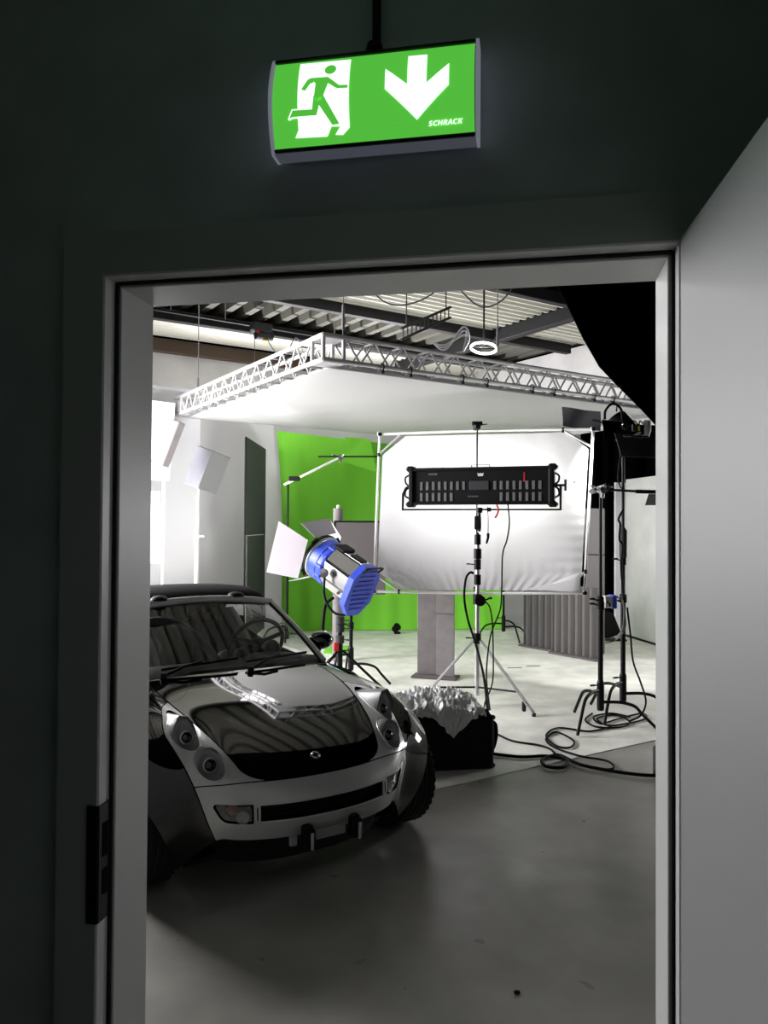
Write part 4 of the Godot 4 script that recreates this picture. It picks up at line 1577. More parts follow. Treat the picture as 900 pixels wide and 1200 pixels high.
func build_led() -> void:
	# crank stand with three double-braced legs
	var at := Vector3(0.868, 0.000, -7.116)
	var o := thing("tripod_stand", "chrome and black tripod stand carrying the long lamp bank", "stand", at)
	var top: float = 2.02
	var sect := [[0.10, 0.62, 0.024, M.alu], [0.60, 1.08, 0.021, M.alu], [1.06, 1.52, 0.018, M.alu], [1.50, 1.595, 0.014, M.black_steel]]
	for q in sect:
		var s := Shape.new()
		s.rod(Vector3(0, q[0], 0), Vector3(0, q[1], 0), q[2], 14)
		part("pole_section", s, q[3], o)
	for q in [[0.62, 0.036], [0.98, 0.040], [1.16, 0.032], [1.30, 0.032], [1.40, 0.036], [1.53, 0.030]]:
		var s := Shape.new()
		s.lathe([Vector2(0.016, -0.05), Vector2(q[1], -0.045), Vector2(q[1], 0.045), Vector2(0.016, 0.05)], 14, Transform3D(Basis(), Vector3(0, q[0], 0)))
		if q[0] > 1.25 and q[0] < 1.35 or q[0] < 0.7:
			knob(s, Vector3(-q[1], q[0], 0.0), Vector3(-1, 0.1, 0.2), 0.018)
		part("collar", s, M.black_steel, o)
	var crank := Shape.new()
	crank.lathe([Vector2(0.0005, -0.03), Vector2(0.05, -0.028), Vector2(0.05, 0.028), Vector2(0.0005, 0.03)], 16, along(Vector3(0.02, 0.97, 0.03), Vector3(0, 0, 1)))
	crank.rod(Vector3(0.05, 0.97, 0.06), Vector3(0.11, 1.0, 0.07), 0.008)
	crank.rod(Vector3(0.11, 1.0, 0.07), Vector3(0.11, 1.0, 0.12), 0.011)
	part("crank", crank, M.black_steel, o)
	for deg in [-42.0, 84.0, 196.0]:
		var d := Vector3(cos(deg_to_rad(deg)), 0, -sin(deg_to_rad(deg)))
		var side := d.cross(Vector3.UP)
		var s := Shape.new()
		for e in [-1.0, 1.0]:
			s.rod(Vector3(0, 0.60, 0) + d * 0.04 + side * 0.014 * e, d * 0.60 + side * 0.014 * e + Vector3(0, 0.03, 0), 0.008, 8)
		s.rod(d * 0.56 + Vector3(0, 0.055, 0), d * 0.60 + Vector3(0, 0.012, 0), 0.012, 8)
		var leg := part("leg", s, M.alu, o)
		var f := Shape.new()
		f.box(d * 0.50 + Vector3(0, 0.075, 0), Vector3(0.035, 0.09, 0.035), 0.008)
		part("leg_clamp", f, M.rubber, leg)
		var ft := Shape.new()
		ft.lathe([Vector2(0.0005, 0.0), Vector2(0.018, 0.002), Vector2(0.018, 0.03), Vector2(0.0005, 0.034)], 12, Transform3D(Basis(), d * 0.60))
		part("foot", ft, M.rubber, leg)
		var b := Shape.new()
		b.rod(Vector3(0, 0.17, 0), d * 0.42 + Vector3(0, 0.19, 0), 0.009, 8)
		part("brace", b, M.black_steel, o)
	# the lamp bank, its back to us, lighting the white cloth
	var turn := -0.34
	var c := at + Vector3(0.02, 2.025, 0.0)
	var l := thing("lamp_bank", "long black lamp bank seen from behind in front of the white cloth", "lamp", c, turn)
	var w := 1.33
	var h := 0.345
	var body := Shape.new()
	body.box(Vector3(0, 0, 0), Vector3(w, h, 0.07), 0.008)
	part("housing", body, M.black, l)
	for q in [[h / 2 - 0.012, 0.030], [-h / 2 + 0.012, 0.026]]:
		var s := Shape.new()
		s.box(Vector3(0, q[0], 0.038), Vector3(w + 0.01, q[1], 0.03), 0.006)
		part("rail", s, M.black, l)
	for x in [-1.0, 1.0]:
		var s := Shape.new()
		s.box(Vector3(x * (w / 2 - 0.01), 0, 0.0), Vector3(0.05, h + 0.03, 0.11), 0.012)
		for y in [-1.0, 1.0]:
			s.box(Vector3(x * (w / 2), y * (h / 2 - 0.005), 0.0), Vector3(0.085, 0.055, 0.12), 0.02)
		part("end_cap", s, M.black, l)
		var hd := Shape.new()
		hd.tube(curve([Vector3(x * (w / 2 + 0.02), 0.11, 0.02), Vector3(x * (w / 2 + 0.055), 0.085, 0.02), Vector3(x * (w / 2 + 0.05), 0.035, 0.02), Vector3(x * (w / 2 + 0.018), 0.0, 0.02), Vector3(x * (w / 2 + 0.05), -0.035, 0.02), Vector3(x * (w / 2 + 0.055), -0.085, 0.02), Vector3(x * (w / 2 + 0.02), -0.11, 0.02)], 4), 0.009, 8)
		part("side_handle", hd, M.black, l)
	# two rows of cooling slots
	for row in 2:
		for k in 20:
			var x := -0.555 + 0.0585 * k
			if row == 0 and absf(x - 0.005) < 0.12 or row == 1 and x > -0.24 and x < 0.20:
				continue
			var s := Shape.new()
			s.box(Vector3(x, 0.005 - 0.105 * row, 0.0365), Vector3(0.026, 0.078, 0.006), 0.002)
			part("cooling_slot", s, M.slot, l)
	var disp := Shape.new()
	disp.box(Vector3(0.0, 0.005, 0.038), Vector3(0.185, 0.085, 0.012), 0.006)
	part("control_panel", disp, M.dark_cloth, l)
	var badge := Shape.new()
	badge.prism(flat([-0.03, 0.018, -0.012, 0.008, 0.0, 0.016, 0.012, 0.008, 0.03, 0.018, 0.022, -0.014, -0.022, -0.014]), 0.003, Transform3D(Basis(), Vector3(0.012, 0.105, 0.0385)))
	part("badge", badge, M.white_metal, l, "small white winged badge")
	var bars := Shape.new()
	for k in 4:
		bars.box(Vector3(-0.475 + k * 0.021, 0.115, 0.036), Vector3(0.015, 0.016, 0.003), 0.001)
	for k in 6:
		bars.box(Vector3(-0.10 + k * 0.017, -0.095, 0.036), Vector3(0.011, 0.012, 0.003), 0.001)
	part("faint_lettering", bars, M.slot, l)
	var red := Shape.new()
	red.box(Vector3(0.415, 0.075, 0.037), Vector3(0.012, 0.09, 0.004), 0.001)
	part("red_mark", red, M.red, l)
	var diff := Shape.new()
	diff.box(Vector3(0, 0, -0.039), Vector3(w - 0.06, h - 0.05, 0.008), 0.002)
	part("glowing_front", diff, M.lamp_glow, l, "glowing front")
	var carry := Shape.new()
	carry.tube(PackedVector3Array([Vector3(-0.08, h / 2, 0), Vector3(-0.08, h / 2 + 0.025, 0), Vector3(0.09, h / 2 + 0.025, 0), Vector3(0.09, h / 2, 0)]), 0.005, 6)
	part("carry_handle", carry, M.black, l)
	# U-shaped yoke
	var y := Shape.new()
	y.tube(PackedVector3Array([Vector3(-w / 2 - 0.02, 0.0, 0.02), Vector3(-w / 2 - 0.05, -0.015, 0.02), Vector3(-w / 2 - 0.078, -0.07, 0.02), Vector3(-w / 2 - 0.08, -h / 2 - 0.045, 0.02), Vector3(w / 2 + 0.07, -h / 2 - 0.045, 0.02), Vector3(w / 2 + 0.07, 0.0, 0.02)]), 0.0125, 10)
	part("yoke", y, M.black_steel, l)
	var lock := Shape.new()
	lock.rod(Vector3(w / 2 + 0.02, 0, 0.02), Vector3(w / 2 + 0.115, 0, 0.02), 0.011)
	lock.rod(Vector3(w / 2 + 0.112, -0.05, 0.02), Vector3(w / 2 + 0.112, 0.05, 0.02), 0.011)
	part("tilt_lock", lock, M.black_steel, l)
	var spig := Shape.new()
	spig.lathe([Vector2(0.0005, -0.42), Vector2(0.014, -0.42), Vector2(0.014, -0.25), Vector2(0.03, -0.245), Vector2(0.03, -0.20), Vector2(0.0005, -0.195)], 14, Transform3D(Basis(), Vector3(0.0, 0, 0.02)))
	spig.box(Vector3(-0.015, -0.34, 0.02), Vector3(0.06, 0.13, 0.05), 0.01)
	spig.lathe([Vector2(0.0005, -0.02), Vector2(0.02, -0.018), Vector2(0.02, 0.018), Vector2(0.0005, 0.02)], 12, along(Vector3(0.09, -h / 2 - 0.045, 0.02), Vector3.RIGHT))
	part("spigot", spig, M.black_steel, l)
	soft_light("lamp_bank_light", c + Vector3(-sin(turn), 0, -cos(turn)) * 0.06, Vector3(-sin(turn), 0, -cos(turn)), Vector2(w - 0.08, h - 0.07), 0.19)
	# red strap on the yoke, small plug on a thin lead, mains lead down to the floor
	var strap := Shape.new()
	strap.tube(curve([Vector3(0.996, 1.841, -6.800), Vector3(1.010, 1.811, -6.790), Vector3(1.003, 1.766, -6.790), Vector3(0.980, 1.728, -6.790)], 5), 0.009, 6)
	single("strap", strap, M.red, "short red strap tied round the yoke of the lamp bank", "strap")
	var plug := Shape.new()
	plug.tube(curve([Vector3(0.924, 1.835, -6.880), Vector3(0.932, 1.744, -6.880), Vector3(0.932, 1.591, -6.880)], 5), 0.004, 5)
	plug.tube(PackedVector3Array([Vector3(0.932, 1.591, -6.880), Vector3(0.933, 1.553, -6.880), Vector3(0.918, 1.499, -6.880)]), 0.014, 8, 0.009)
	single("hanging_plug", plug, M.cable, "small black plug hanging on a thin lead below the lamp bank", "plug")
	var lead := Shape.new()
	lead.tube(curve([Vector3(1.110, 1.868, -6.900), Vector3(1.126, 1.691, -6.900), Vector3(1.104, 1.531, -6.900), Vector3(1.066, 1.400, -6.900), Vector3(1.059, 1.095, -6.900), Vector3(1.052, 0.898, -6.950), Vector3(0.975, 0.660, -7.000), Vector3(0.898, 0.370, -6.700), Vector3(0.873, 0.156, -6.300)], 6), 0.007, 6)
	single("mains_lead", lead, M.cable, "thin dark lead hanging from the right half of the lamp bank", "cable")
	var loop := Shape.new()
	loop.tube(curve([Vector3(0.820, 1.223, -7.020), Vector3(0.788, 1.231, -7.010), Vector3(0.749, 1.177, -7.000), Vector3(0.734, 1.007, -7.000), Vector3(0.766, 0.814, -7.000), Vector3(0.822, 0.628, -6.950), Vector3(0.858, 0.463, -6.800), Vector3(0.857, 0.337, -6.500), Vector3(0.818, 0.188, -6.000)], 6), 0.011, 8)
	single("looped_cable", loop, M.cable, "thick black cable looping off the tripod pole down into the black case", "cable")
	var thin := Shape.new()
	thin.tube(curve([Vector3(0.922, 0.973, -6.960), Vector3(0.961, 0.920, -6.960), Vector3(0.983, 0.783, -6.950), Vector3(0.971, 0.501, -6.800), Vector3(0.922, 0.337, -6.500), Vector3(0.811, 0.270, -6.100), Vector3(0.766, 0.212, -5.900)], 6), 0.007, 6)
	single("thin_cable", thin, M.cable, "thin black cable running from the tripod collar to the black case", "cable")


func build_frame() -> void:
	# white cloth laced into an aluminium frame; corner points measured, the far left edge is further away
	var o := thing("reflector_frame", "large white cloth in an aluminium frame behind the lamp bank", "reflector")
	var a := Vector3(-0.049, 2.605, -8.000)
	var b := Vector3(1.984, 2.583, -7.300)
	var c := Vector3(1.905, 1.027, -7.300)
	var d := Vector3(-0.101, 0.970, -8.000)
	var corners := [a, b, c, d]
	for k in 4:
		var s := Shape.new()
		var p: Vector3 = corners[k]
		var q: Vector3 = corners[(k + 1) % 4]
		s.tube(curve([p, p.lerp(q, 0.5) + Vector3(0, -0.012 if k == 2 else 0.012, 0), q], 6), 0.014, 10)
		part("frame_tube", s, M.white_metal, o)
		# corner brace
		var e := Shape.new()
		var n: Vector3 = corners[(k + 3) % 4]
		e.rod(p.lerp(q, 0.11), p.lerp(n, 0.13), 0.012)
		e.box(p, Vector3(0.05, 0.05, 0.05), 0.01)
		part("corner_brace", e, M.alu, o)
		var j := Shape.new()
		j.box(p + Vector3(0, 0, 0.02), Vector3(0.045, 0.035, 0.03), 0.008)
		j.box(p.lerp(n, 0.13), Vector3(0.03, 0.05, 0.03), 0.008)
		part("corner_joint", j, M.black_steel, o)
	# cloth with cut corners and puckered hems
	var rows := []
	var wob := FastNoiseLite.new()
	wob.seed = 9
	wob.frequency = 0.9
	var normal := (b - a).cross(a - d).normalized()
	for jj in 65:
		var v := jj / 64.0
		var line := PackedVector3Array()
		for i in 97:
			var u := i / 96.0
			# keep inside the cut corners: squeeze rows near the top and bottom
			var near: float = minf(v, 1.0 - v)
			var cut_l: float = clampf(0.115 - near * 0.95, 0.0, 1.0)
			var cut_r: float = clampf(0.10 - near * 0.95, 0.0, 1.0)
			var uu := lerpf(0.016 + cut_l, 0.984 - cut_r, u)
			var p: Vector3 = d.lerp(c, uu).lerp(a.lerp(b, uu), lerpf(0.012, 0.985, v))
			var hem: float = exp(-(1.0 - u) * 14.0) * sin(v * 95.0) * clampf(0.75 - v, 0.0, 0.5) * 0.020
			hem += exp(-v * 12.0) * sin(u * 120.0 + 3.0 * wob.get_noise_1d(u * 5.0)) * 0.006
			hem += exp(-u * 12.0) * sin(v * 60.0) * clampf(0.5 - v, 0.0, 0.4) * 0.012
			hem += 0.012 * wob.get_noise_2d(u * 2.2, v * 1.7)
			if v < 0.2 and u < 0.22:
				hem += 0.030 * wob.get_noise_2d(u * 26.0, v * 22.0) * clampf((0.22 - u) * 12.0, 0.0, 1.0) * clampf((0.2 - v) * 12.0, 0.0, 1.0)
			line.append(p + normal * hem)
		rows.append(line)
	var cloth := Shape.new()
	cloth.slab(rows, 0.003)
	part("white_cloth", cloth, M.silk, o)
	var hang := Shape.new()
	hang.slab([PackedVector3Array([c.lerp(d, 0.27) + Vector3(0, 0.03, 0.012), c + Vector3(-0.12, 0.012, 0.012), c + Vector3(-0.05, 0.03, 0.02)]), PackedVector3Array([c.lerp(d, 0.15) + Vector3(0, 0.09, 0.014), c + Vector3(-0.10, 0.13, 0.02), c + Vector3(-0.045, 0.16, 0.03)]), PackedVector3Array([c.lerp(d, 0.08) + Vector3(0, 0.15, 0.014), c + Vector3(-0.06, 0.19, 0.02), c + Vector3(-0.03, 0.21, 0.02)])], 0.003)
	part("loose_corner", hang, M.silk, o)
	# lacing ties at the upper right and lower edge
	var bits := Shape.new()
	bits.tube(curve([Vector3(1.807, 2.078, -7.300), Vector3(1.861, 2.119, -7.290), Vector3(1.931, 2.151, -7.280)], 4), 0.004, 5)
	bits.box(Vector3(1.807, 2.078, -7.300), Vector3(0.02, 0.012, 0.012), 0.003)
	bits.box(Vector3(1.931, 2.151, -7.280), Vector3(0.02, 0.012, 0.012), 0.003)
	part("tie_cord", bits, M.black, o)
	# top clamp with its drop rod behind the lamp bank
	var t := Vector3(0.910, 2.617, -7.620)
	var stand := thing("clamp_rod", "thin upright rod with a clamp gripping the top of the white cloth frame", "clamp", Vector3(t.x, 0, t.z + 0.09))
	var s1 := Shape.new()
	s1.rod(Vector3(0, 1.0, 0), Vector3(0, t.y + 0.02, 0), 0.008)
	part("rod", s1, M.black_steel, stand)
	var s2 := Shape.new()
	s2.box(Vector3(0, t.y + 0.01, -0.03), Vector3(0.06, 0.05, 0.14), 0.01)
	s2.lathe([Vector2(0.0005, -0.05), Vector2(0.022, -0.05), Vector2(0.022, 0.05), Vector2(0.0005, 0.05)], 14, along(Vector3(0.0, t.y + 0.045, 0), Vector3.RIGHT))
	knob(s2, Vector3(0.03, t.y + 0.03, 0.02), Vector3(1, 0.1, 0), 0.012)
	part("clamp", s2, M.black_steel, stand)
	var s3 := Shape.new()
	s3.box(Vector3(0, 1.03, -0.03), Vector3(0.04, 0.05, 0.14), 0.01)
	part("lower_clamp", s3, M.black_steel, stand)
	# C-stand behind the frame
	var p0 := Vector3(1.749, 0.000, -11.216)
	var behind := c_stand("black C-stand with a grey foot far behind the white cloth frame", p0, 1.72, [8.0, 188.0, -66.0], M.black_steel, [0.9])
	behind.scale = Vector3.ONE * 0.95


func build_film_lamp() -> void:
	# the lamp looks up and away to the left, at the white boards
	var c := Vector3(-0.443, 1.221, -7.600)
	var axis := Vector3(-0.70, 0.44, -0.55).normalized()   # towards its lens
	var l := thing("film_lamp", "blue and chrome film lamp with open barn doors behind the car", "lamp", c)
	var side := axis.cross(Vector3.UP).normalized()
	var up := side.cross(axis).normalized()
	var fr := Transform3D(Basis(side, axis, side.cross(axis)), Vector3.ZERO)
	# ribbed chrome body: a flattened octagon swept along the axis
	var oct := []
	for k in 9:
		var a := TAU * (k + 0.5) / 8.0
		oct.append(Vector2(cos(a) * 0.195, sin(a) * 0.215))
	for k in 8:
		var s := Shape.new()
		var p0: Vector2 = oct[k]
		var p1: Vector2 = oct[(k + 1) % 8]
		var m := p0.lerp(p1, 0.06)
		var n := p0.lerp(p1, 0.94)
		var r := []
		for y in [-0.30, 0.05]:
			r.append(PackedVector3Array([fr * Vector3(m.x, y, m.y), fr * Vector3(n.x, y, n.y)]))
		s.slab(r, 0.012)
		for e in [0.3, 0.62]:
			var q := p0.lerp(p1, e) * 1.02
			s.rod(fr * Vector3(q.x, -0.30, q.y), fr * Vector3(q.x, 0.05, q.y), 0.007, 6)
		part("chrome_panel", s, M.chrome, l)
	var core := Shape.new()
	core.lathe([Vector2(0.0005, -0.30), Vector2(0.18, -0.30), Vector2(0.18, 0.05), Vector2(0.0005, 0.05)], 24, fr)
	part("core", core, M.black, l)
	var head := Shape.new()
	head.lathe([Vector2(0.17, 0.03), Vector2(0.205, 0.045), Vector2(0.212, 0.07), Vector2(0.212, 0.12), Vector2(0.218, 0.125), Vector2(0.218, 0.22), Vector2(0.20, 0.23)], 36, fr)
	for k in 12:
		var a := TAU * k / 12
		head.box(fr * Vector3(cos(a) * 0.214, 0.085, sin(a) * 0.214), Vector3(0.014, 0.075, 0.03), 0.004, fr.basis * Basis(Vector3.UP, -a))
	part("lens_housing", head, M.blue, l, "blue ribbed lens housing")
	var back := Shape.new()
	var outline := PackedVector2Array()
	for k in 8:
		outline.append(Vector2(oct[k].x * 1.08, oct[k].y * 1.08 - (0.10 if oct[k].y < 0.0 else 0.0)))
	back.prism(outline, 0.07, Transform3D(Basis(side, fr.basis.z, -axis), -axis * 0.36))
	for k in 9:
		var y := -0.24 + 0.050 * k
		back.box(fr * Vector3(0, -0.366, y), Vector3(0.30 - absf(y + 0.05) * 0.6, 0.012, 0.016), 0.004, fr.basis)
	part("back_plate", back, M.blue, l, "blue finned back plate")
	var ring1 := Shape.new()
	ring1.tube(ring(axis * 0.245, axis, 0.215, 36), 0.013, 10, -1.0, true)
	part("chrome_ring", ring1, M.white_metal, l)
	var ring2 := Shape.new()
	ring2.lathe([Vector2(0.20, 0.25), Vector2(0.235, 0.255), Vector2(0.235, 0.285), Vector2(0.20, 0.29)], 36, fr)
	for k in 4:
		var a := TAU * (k + 0.5) / 4
		ring2.box(fr * Vector3(cos(a) * 0.235, 0.27, sin(a) * 0.235), Vector3(0.05, 0.03, 0.08), 0.006, fr.basis * Basis(Vector3.UP, -a))
	part("door_ring", ring2, M.black, l)
	var lens := Shape.new()
	lens.lathe([Vector2(0.19, 0.20), Vector2(0.12, 0.215), Vector2(0.0005, 0.222)], 32, fr, true)
	part("glowing_lens", lens, M.soft_glow, l, "glowing lens")
	# barn doors: two large, two small leaves
	for q in [[0.0, 0.24, 0.28, 0.25], [180.0, 0.29, 0.34, 0.42], [90.0, 0.20, 0.20, 0.35], [270.0, 0.20, 0.18, 0.6]]:
		var a := deg_to_rad(q[0] + 8.0)
		var out := fr.basis * Vector3(cos(a), 0, sin(a))
		var wide := fr.basis * Vector3(-sin(a), 0, cos(a))
		var root := axis * 0.28 + out * 0.235
		var tip: Vector3 = root + (axis * cos(q[3]) + out * sin(q[3])) * q[2]
		var s := Shape.new()
		s.slab([PackedVector3Array([root - wide * q[1] * 0.75, root + wide * q[1] * 0.75]), PackedVector3Array([tip - wide * q[1], tip + wide * q[1]])], 0.004)
		part("barn_door", s, M.barn, l)
	# yoke to the stand, handles
	var y := Shape.new()
	var j := fr * Vector3(0.0, -0.05, 0)
	var near := Vector3(-0.62, 0, 0.785)
	y.tube(curve([j + near * 0.25, j + near * 0.255 + Vector3(0, -0.22, 0), j + near * 0.16 + Vector3(0.02, -0.38, 0), j + near * 0.04 + Vector3(0.06, -0.42, 0), j - near * 0.14 + Vector3(0.05, -0.38, 0), j - near * 0.25 + Vector3(0, -0.2, 0), j - near * 0.25], 5), 0.012, 8)
	y.lathe([Vector2(0.0005, -0.015), Vector2(0.04, -0.012), Vector2(0.045, 0.012), Vector2(0.0005, 0.016)], 18, along(j + near * 0.255, near))
	part("yoke", y, M.black_steel, l)
	var hd := Shape.new()
	hd.tube(curve([fr * Vector3(0.12, -0.37, 0.16), fr * Vector3(0.12, -0.40, 0.22), fr * Vector3(-0.10, -0.40, 0.22), fr * Vector3(-0.10, -0.37, 0.16)], 5), 0.010, 8)
	part("handle", hd, M.black_steel, l)
	var box := Shape.new()
	box.box(fr * Vector3(0, -0.18, 0.20), Vector3(0.10, 0.16, 0.05), 0.01, fr.basis)
	box.box(fr * Vector3(0.0, 0.02, 0.22), Vector3(0.18, 0.14, 0.03), 0.01, fr.basis)
	part("ballast_box", box, M.black, l)
	spot_light("film_lamp_light", c + axis * 0.34, Vector3(-0.62, 0.38, -0.73), 34.0, 3.5, 0.17)
	# its stand, set behind the car
	var foot := Vector3(-0.426, 1.213, -7.600) * Vector3(1, 0, 1)
	var o := thing("lamp_stand", "black wheeled stand with a red tag under the blue film lamp", "stand", foot)
	for q in [[0.12, 0.55, 0.028], [0.5, 0.76, 0.022]]:
		var s := Shape.new()
		s.rod(Vector3(0, q[0], 0), Vector3(0, q[1], 0), q[2], 14)
		part("pole_section", s, M.black_steel, o)
	for q in [0.53, 0.64, 0.72]:
		var s := Shape.new()
		s.lathe([Vector2(0.02, -0.04), Vector2(0.042, -0.036), Vector2(0.042, 0.036), Vector2(0.02, 0.04)], 14, Transform3D(Basis(), Vector3(0, q, 0)))
		knob(s, Vector3(0.035, q, 0.02), Vector3(1, 0, 0.4))
		part("collar", s, M.dark_panel, o)
	var red := Shape.new()
	red.box(Vector3(-0.035, 0.46, 0.03), Vector3(0.05, 0.09, 0.02), 0.006)
	part("red_tag", red, M.red, o)
	for deg in [-15.0, 105.0, 225.0]:
		var d := Vector3(cos(deg_to_rad(deg)), 0, -sin(deg_to_rad(deg)))
		var s := Shape.new()
		s.rod(d * 0.03 + Vector3(0, 0.42, 0), d * 0.42 + Vector3(0, 0.09, 0), 0.014)
		s.rod(d * 0.03 + Vector3(0, 0.13, 0), d * 0.40 + Vector3(0, 0.10, 0), 0.010)
		var leg := part("leg", s, M.black_steel, o)
		var wh := Shape.new()
		wh.lathe([Vector2(0.0005, -0.014), Vector2(0.036, -0.014), Vector2(0.04, 0.0), Vector2(0.036, 0.014), Vector2(0.0005, 0.014)], 18, along(d * 0.43 + Vector3(0, 0.04, 0), d.cross(Vector3.UP)))
		wh.rod(d * 0.43 + Vector3(0, 0.04, 0), d * 0.42 + Vector3(0, 0.10, 0), 0.01)
		part("castor", wh, M.rubber, leg)
	var cab := Shape.new()
	cab.tube(curve([Vector3(-0.485, 0.953, -7.500), Vector3(-0.559, 0.886, -7.500), Vector3(-0.576, 0.757, -7.400), Vector3(-0.579, 0.601, -7.350)], 6), 0.016, 8)
	single("lamp_cable", cab, M.cable, "black cable hanging in front of the grey post from the film lamp", "cable")
	# second thin pole just right of the lamp stand
	var st2 := c_stand("black C-stand just right of the film lamp stand, one leg shown", Vector3(-0.339, 0.000, -8.118), 0.82, [-18.0, 100.0, 222.0], M.black_steel, [0.62], 0.02)
	st2.get_child(0).set_meta("label", "bent leg reaching to the right")


func build_left_lights() -> void:
	# glowing soft boxes by the left wall
	for q in [[Vector3(-3.34, 2.74, -9.62), Vector3(0.72, -0.12, 0.68), Vector2(1.5, 1.0), "upper soft box glowing white beside the left door jamb"], [Vector3(-3.32, 1.62, -9.40), Vector3(0.72, 0.1, 0.68), Vector2(1.3, 0.9), "lower soft box glowing white beside the left door jamb"], [Vector3(-4.30, 2.45, -7.10), Vector3(0.93, -0.12, 0.16), Vector2(2.2, 2.2), "largest soft box standing by the left wall beyond the car"], [Vector3(5.50, 1.75, -8.50), Vector3(-0.85, -0.08, 0.52), Vector2(0.9, 0.9), "soft box standing beyond the right door jamb"]]:
		var o := thing("softbox_lamp", q[3], "lamp", q[0] - q[1].normalized() * 0.02)
		o.look_at_from_position(o.position, o.position - q[1], Vector3.UP)
		var s := Shape.new()
		s.box(Vector3(0, 0, 0.0), Vector3(q[2].x, q[2].y, 0.01), 0.003)
		part("glowing_diffuser", s, M.soft_glow, o, "glowing white diffuser")
		var b := Shape.new()
		var r := []
		for e in [[1.03, 0.012], [1.03, -0.04], [0.45, -0.35], [0.01, -0.36]]:
			var line := PackedVector3Array()
			for k in [[-1, -1], [1, -1], [1, 1], [-1, 1], [-1, -1]]:
				line.append(Vector3(k[0] * q[2].x * 0.5 * e[0], k[1] * q[2].y * 0.5 * e[0], e[1]))
			r.append(line)
		for i in 3:
			b.grid([r[i], r[i + 1]])
		part("softbox_skirt", b, M.white_metal, o)
		var st := Shape.new()
		var behind: Vector3 = -q[1].normalized() * 0.34
		var back: Vector3 = o.global_transform.affine_inverse() * (o.position + behind)
		var low: Vector3 = o.global_transform.affine_inverse() * Vector3(o.position.x + behind.x, 0.01, o.position.z + behind.z)
		st.rod(back, low, 0.016)
		part("stand_pole", st, M.white_metal, o)
	# tall white bounce flat behind the soft boxes with a bent-over top
	var w := thing("white_flat", "tall white bounce flat with a bent-over top by the left wall", "panel", Vector3(-2.691, -0.000, -11.200), 0.34)
	var s1 := Shape.new()
	s1.box(Vector3(-1.6, 1.72, 0), Vector3(3.2, 3.43, 0.06), 0.006)
	part("board", s1, M.polyboard, w)
	var s2 := Shape.new()
	s2.slab([PackedVector3Array([Vector3(-3.2, 3.43, 0), Vector3(0.02, 3.30, 0)]), PackedVector3Array([Vector3(-3.2, 3.58, 0.12), Vector3(0.03, 3.42, 0.12)]), PackedVector3Array([Vector3(-3.2, 3.68, 0.36), Vector3(0.04, 3.50, 0.36)])], 0.05)
	part("bent_top", s2, M.polyboard, w)
	# louvred grey lamp head in front of the upper soft box
	var lp := Vector3(-2.536, 2.608, -9.000)
	var g := thing("tilted_lamp_head", "narrow grey lamp head tilted in front of the upper soft box", "lamp", lp)
	var tilt := Basis(Vector3.BACK, -0.36) * Basis(Vector3.UP, 0.9)
	var s3 := Shape.new()
	s3.box(Vector3.ZERO, Vector3(0.10, 0.56, 0.24), 0.01, tilt)
	part("head_body", s3, M.grey_board, g)
	var s4 := Shape.new()
	s4.box(tilt * Vector3(-0.01, -0.29, 0.02), Vector3(0.10, 0.06, 0.2), 0.01, tilt)
	part("lower_cap", s4, M.white_metal, g)
	var s5 := Shape.new()
	s5.rod(tilt * Vector3(0, 0, -0.1), Vector3(-0.12, -0.2, -0.25), 0.014)
	s5.rod(Vector3(-0.12, -0.2, -0.25), Vector3(-0.12, -lp.y + 0.01, -0.25), 0.016)
	part("stand_pole", s5, M.white_metal, g)
	# square lamp head on a white pole
	var hp := Vector3(-2.211, 2.333, -9.600)
	var o2 := thing("square_lamp_head", "tilted square white lamp head on a thin white pole in front of the grey wall", "lamp", Vector3(hp.x, 0, hp.z))
	var t2 := Basis(Vector3.BACK, -0.36) * Basis(Vector3.UP, -0.62)
	var s6 := Shape.new()
	s6.box(Vector3(0, hp.y, 0), Vector3(0.30, 0.50, 0.30), 0.012, t2)
	part("head_body", s6, M.slot, o2)
	var s7 := Shape.new()
	s7.box(Vector3(0, hp.y, 0) + t2 * Vector3(0.0, 0, 0.155), Vector3(0.29, 0.48, 0.012), 0.004, t2)
	part("front_diffuser", s7, M.lamp_grey, o2)
	var px: float = Vector3(-2.342, 1.596, -9.600).x - hp.x
	var s8 := Shape.new()
	s8.rod(Vector3(px, 0.02, 0), Vector3(px, 1.55, 0), 0.022)
	s8.rod(Vector3(px, 1.5, 0), Vector3(px + 0.02, 2.1, 0), 0.016)
	part("stand_pole", s8, M.white_metal, o2)
	var s9 := Shape.new()
	s9.lathe([Vector2(0.022, -0.04), Vector2(0.034, -0.036), Vector2(0.034, 0.036), Vector2(0.022, 0.04)], 14, Transform3D(Basis(), Vector3(px, 1.5, 0)))
	knob(s9, Vector3(px + 0.02, 1.5, 0), Vector3(1, 0.1, 0.3), 0.03)
	part("collar", s9, M.white_metal, o2)
	for deg in [-30.0, 90.0, 210.0]:
		var d := Vector3(cos(deg_to_rad(deg)), 0, -sin(deg_to_rad(deg)))
		var s := Shape.new()
		s.rod(Vector3(px, 0.55, 0), Vector3(px, 0.012, 0) + d * 0.45, 0.011)
		part("leg", s, M.white_metal, o2)
	# tall dark flag
	var fp := Vector3(-1.88, 0, -11.25)
	var fl := thing("floppy_flag", "tall dark grey folding flag between the grey wall and green cloth", "flag", fp, PI / 2)
	var up1 := Shape.new()
	up1.box(Vector3(0, 2.17, 0), Vector3(1.70, 1.32, 0.03), 0.006)
	part("upper_panel", up1, M.dark_panel, fl)
	var lo1 := Shape.new()
	lo1.box(Vector3(0.0, 0.77, 0.012), Vector3(1.48, 1.46, 0.02), 0.006)
	part("lower_panel", lo1, M.dark_panel, fl)
	var fr1 := Shape.new()
